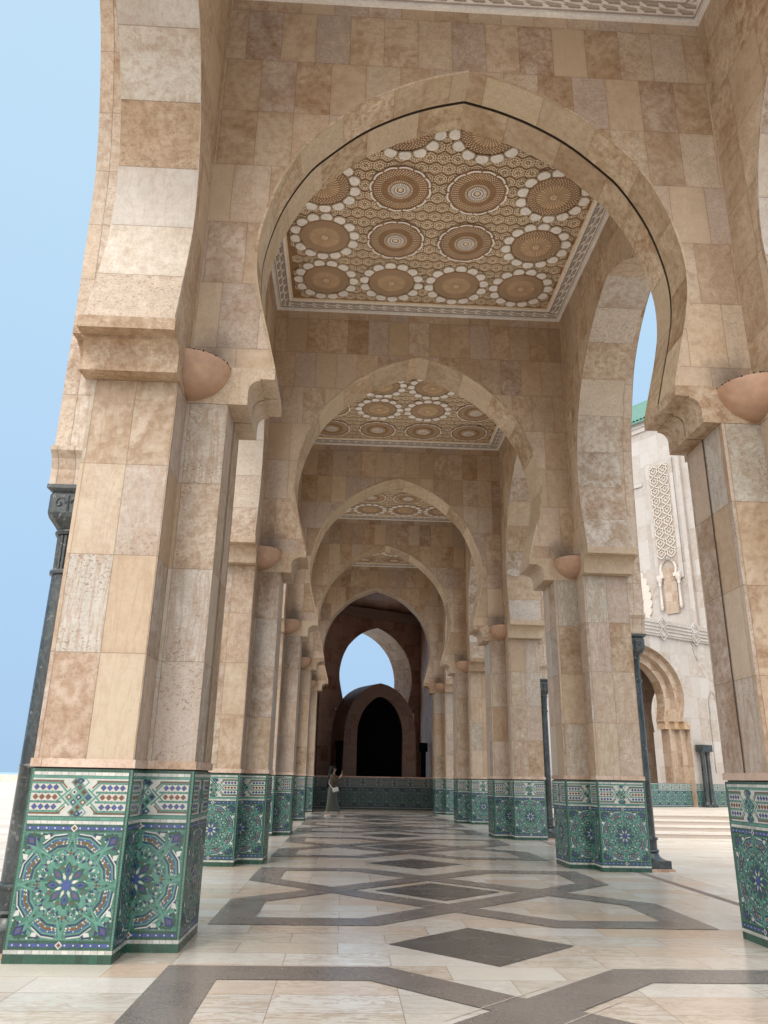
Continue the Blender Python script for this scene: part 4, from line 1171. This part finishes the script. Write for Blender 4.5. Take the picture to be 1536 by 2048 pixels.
def add(p, r, par=None):
    V.append(p); R_.append(r); i = len(V)-1
    if par is not None: Ed.append((par, i))
    return i
pel = add((0,0,.93), (.145,.115)); wa = add((.005,0,1.08), (.115,.09), pel); chs = add((.0,0,1.27), (.15,.10), wa); nk0 = add((.0,0,1.41), .06, chs); nk = add((.012,0,1.46), .047, nk0)
hd0 = add((.028,0,1.52), (.068,.075), nk); hd = add((.022,0,1.60), (.078,.09), hd0); hd2 = add((.010,0,1.655), .055, hd)
for s in (-1, 1):
    sh = add((.0,s*.17,1.375), .048, chs); el = add((.12+.02*s,s*.19,1.15), .038, sh); wr = add((.275,s*.055,1.33), .024, el)
    pa = add((.305,s*.035,1.385), (.018,.032), wr)
    for f in range(4):
        a = add((.318-.004*f, s*(.045-.014*f), 1.425-.004*f), .009, pa); b = add((.314-.004*f, s*(.030-.013*f), 1.455-.006*f), .008, a)
    t = add((.298, s*.012, 1.41), .010, pa); add((.302, s*.004, 1.435), .008, t)
for s, kx, ax in ((1, .10, .265), (-1, -.06, -.19)):
    hp = add((0,s*.085,.86), .09, pel); kn = add((kx,s*.08,.50), .056, hp); an = add((ax,s*.075,.10), .034, kn); to = add((ax+.10,s*.08,.045), .03, an); add((ax+.17,s*.08,.03), .022, to)
skin_obj('body', V, Ed, R_, SKIN, wm)
# nose and ear hints
mb = MB(); mb.tube((.095,0,1.60),(.118,0,1.575),.010,.014,8); mb.build('nose', SKIN, wm, smooth=True)
mb = MB(); mb.tube((.092,0,1.548),(.104,0,1.545),.014,.010,8); mb.build('mouth', simple('lips', (.30,.12,.10), .5), wm, smooth=True)
for s in (-1, 1): mb = MB(); mb.tube((.03,s*.084,1.60),(.035,s*.094,1.585),.02,.016,8); mb.build('ear', SKIN, wm, smooth=True)
for s in (-1, 1): mb = MB(); mb.lathe([(0,-.008),(.010,0),(0,.008)], .092, s*.032, 8); mb.build('eye', HAIRM, wm, loc=(0,0,1.612))
def loft(rings, n=28, fold=0, seed=0):
    mb = MB(); rnd = random.Random(seed); ph = [rnd.random()*6 for _ in range(4)]
    rr = []
    for k, (cx, cy, z, rx, ry) in enumerate(rings):
        row = []
        for i in range(n):
            t = 2*pi*i/n; f = 1+fold*(k/len(rings))*(.5*sin(5*t+ph[0])+.3*sin(9*t+ph[1])+.25*sin(3*t+ph[2]))
            row.append((cx+rx*cos(t)*f, cy+ry*sin(t)*f, z))
        rr.append(row)
    for A, B in zip(rr, rr[1:]):
        for i in range(n): mb.face([A[i],A[(i+1)%n],B[(i+1)%n],B[i]])
    mb.face(rr[0]); mb.face(rr[-1][::-1]); return mb
loft([(0,0,1.05,.125,.135),(.0,0,.98,.15,.165),(.0,0,.86,.165,.185),(.005,0,.70,.17,.19),(.01,0,.52,.19,.19),(.025,0,.36,.225,.19),(.035,0,.22,.255,.19),(.035,0,.17,.26,.188)], fold=.12, seed=3).build('skirt', SKM, wm, smooth=True)
loft([(.0,0,1.435,.055,.06),(.0,0,1.42,.10,.13),(-.005,0,1.37,.128,.195),(-.005,0,1.28,.142,.19),(.0,0,1.17,.140,.168),(.005,0,1.08,.155,.175),(.01,0,1.02,.150,.165)], fold=.05, seed=5).build('top', TOPM, wm, smooth=True)
SV = []; SE = []; SR = []
def add2(p, r, par=None):
    SV.append(p); SR.append(r); i = len(SV)-1
    if par is not None: SE.append((par, i))
    return i
c = add2((-.0,0,1.34), .06)
for s in (-1, 1):
    a = add2((.0,s*.17,1.36), .066, c); b = add2((.07,s*.19,1.25), .068, a); d = add2((.13+.02*s,s*.185,1.16), .066, b); e = add2((.20,s*.12,1.22), .058, d); add2((.258,s*.07,1.30), .034, e)
skin_obj('sleeve', SV, SE, SR, TOPM, wm)
loft([(-.005,0,1.70,.03,.03),(-.008,0,1.688,.085,.075),(-.015,0,1.64,.112,.100),(-.022,0,1.58,.110,.106),(-.05,0,1.52,.095,.105),(-.085,0,1.44,.075,.11),(-.115,0,1.34,.066,.12),(-.15,0,1.2,.06,.12),(-.175,0,1.08,.055,.105),(-.185,0,.98,.04,.08),(-.185,0,.93,.01,.03)], fold=.10, seed=8).build('hair', HAIRM, wm, smooth=True)
for s, ax in ((1, .265), (-1, -.19)):
    mb = loft([(ax+.06,s*.08,.062,.05,.035),(ax+.055,s*.08,.05,.11,.045),(ax+.055,s*.08,.02,.135,.05),(ax+.055,s*.08,.002,.135,.05)], 18); mb.build('shoe', SHOE, wm, smooth=True)
bag = thing('shoulder_bag', 'small white handbag hanging at the hip of the walking woman', 'bag', (-.42, 29.4, 0))
mb = MB(); 
RB = Matrix.Translation((.115,-.215,.90)) @ Matrix.Rotation(radians(-16), 4, 'Y')
for x0,x1,y0,y1,z0,z1 in ((-.105,.105,-.035,.035,-.07,.07),):
    t_ = MB(); t_.box(x0,x1,y0,y1,z0,z1)
    for f in t_.f: mb.face([RB @ Vector(t_.v[i]) for i in f])
mb.build('pouch', BAGM, bag, bevel=.015)
mb = MB(); mb.tube(RB @ Vector((-.09,0,.07)), (-.13,-.15,1.10), .012,.012,6); mb.tube((-.13,-.15,1.10), (-.10,-.05,1.41), .010,.010,6); mb.tube((-.10,-.05,1.41),(.0,.06,1.445),.010,.010,6); mb.build('strap', BAGM, bag)
ph = thing('mobile_phone', 'pale phone held up in both hands by the walking woman', 'phone', (-.42, 29.4, 0))
mb = MB(); mb.box(.322,.333,-.038,.038,1.39,1.54); mb.build('phone_case', simple('pale_phone', (.55,.52,.40), .35), ph, bevel=.004)

# ------------------------------------------------------------------ camera
cam = bpy.data.cameras.new('camera'); co = bpy.data.objects.new('camera', cam); COL.objects.link(co); S.camera = co
F, PT, YW, RO = 1547.12, radians(19.013), radians(2.419), radians(1.06)
fw = Vector((sin(YW)*cos(PT), cos(YW)*cos(PT), sin(PT))); r = Vector((cos(YW), -sin(YW), 0)); u = r.cross(fw)
r2 = r*cos(RO)+u*sin(RO); u2 = -r*sin(RO)+u*cos(RO)
mm = Matrix((r2, u2, -fw)).transposed().to_4x4(); mm.translation = (0, 0, 1.3); co.matrix_world = mm
cam.sensor_fit = 'HORIZONTAL'; cam.sensor_width = 36; cam.lens = 36*F/1536; cam.clip_end = 20000; cam.clip_start = .05

# ------------------------------------------------------------------ light
SUN_EL, SUN_AZ = radians(52), radians(205)      # azimuth clockwise from +y: behind the camera, a little to the left
sd = Vector((sin(SUN_AZ)*cos(SUN_EL), cos(SUN_AZ)*cos(SUN_EL), sin(SUN_EL)))
sun = bpy.data.lights.new('sun', 'SUN'); sun.energy = .95; sun.angle = radians(14); sun.color = (1, .95, .88)
so = bpy.data.objects.new('sun', sun); COL.objects.link(so); so.rotation_euler = sd.to_track_quat('Z', 'Y').to_euler()
w = bpy.data.worlds.new('World'); S.world = w; w.use_nodes = True; nt = w.node_tree; n = N(nt)
bg = nt.nodes['Background']
sky = n('ShaderNodeTexSky', sky_type='NISHITA'); sky.sun_disc = False; sky.sun_elevation = SUN_EL; sky.sun_rotation = SUN_AZ; sky.dust_density = 3; sky.air_density = 1.2
d = n('ShaderNodeTexCoord').outputs['Generated']; z = n('ShaderNodeSeparateXYZ', {0: d}).outputs[2]
# hazy coastal sky: milky blue above, deeper blue haze toward the sea horizon
haze = n.ramp(z, [(0, (.43,.64,.89)), (.10, (.44,.655,.92)), (.35, (.49,.715,.965)), (.65, (.55,.78,.98)), (.89, (.585,.81,1.0)), (1, (1.6,1.7,1.8))])  # zenith stop raised out of view as added fill for the arcade
dot = n('ShaderNodeVectorMath', {0: d, 1: tuple(sd)}, operation='DOT_PRODUCT').outputs['Value']
glow = n.ramp(n.m('MULTIPLY_ADD', dot, .5, .5), [(0, 0), (.685, 0), (.80, .32), (.9, .75), (1, 1)])  # added sky brightness behind the camera, unseen, to fill the arcade interior
hz = n.mix(glow, haze, (4.5, 4.3, 4.0))
skc = n.mix(1, sky.outputs[0], (.10,.10,.10), 'MULTIPLY')
tot = n.mix(.94, skc, hz)
nt.links.new(tot, bg.inputs[0]); bg.inputs[1].default_value = 1.0
S.view_settings.view_transform = 'Standard'; S.view_settings.look = 'None'; S.view_settings.exposure = 0
S.cycles.max_bounces = 9; S.cycles.diffuse_bounces = 7; S.cycles.glossy_bounces = 4; S.cycles.caustics_reflective = False; S.cycles.caustics_refractive = False
S.cycles.use_denoising = True
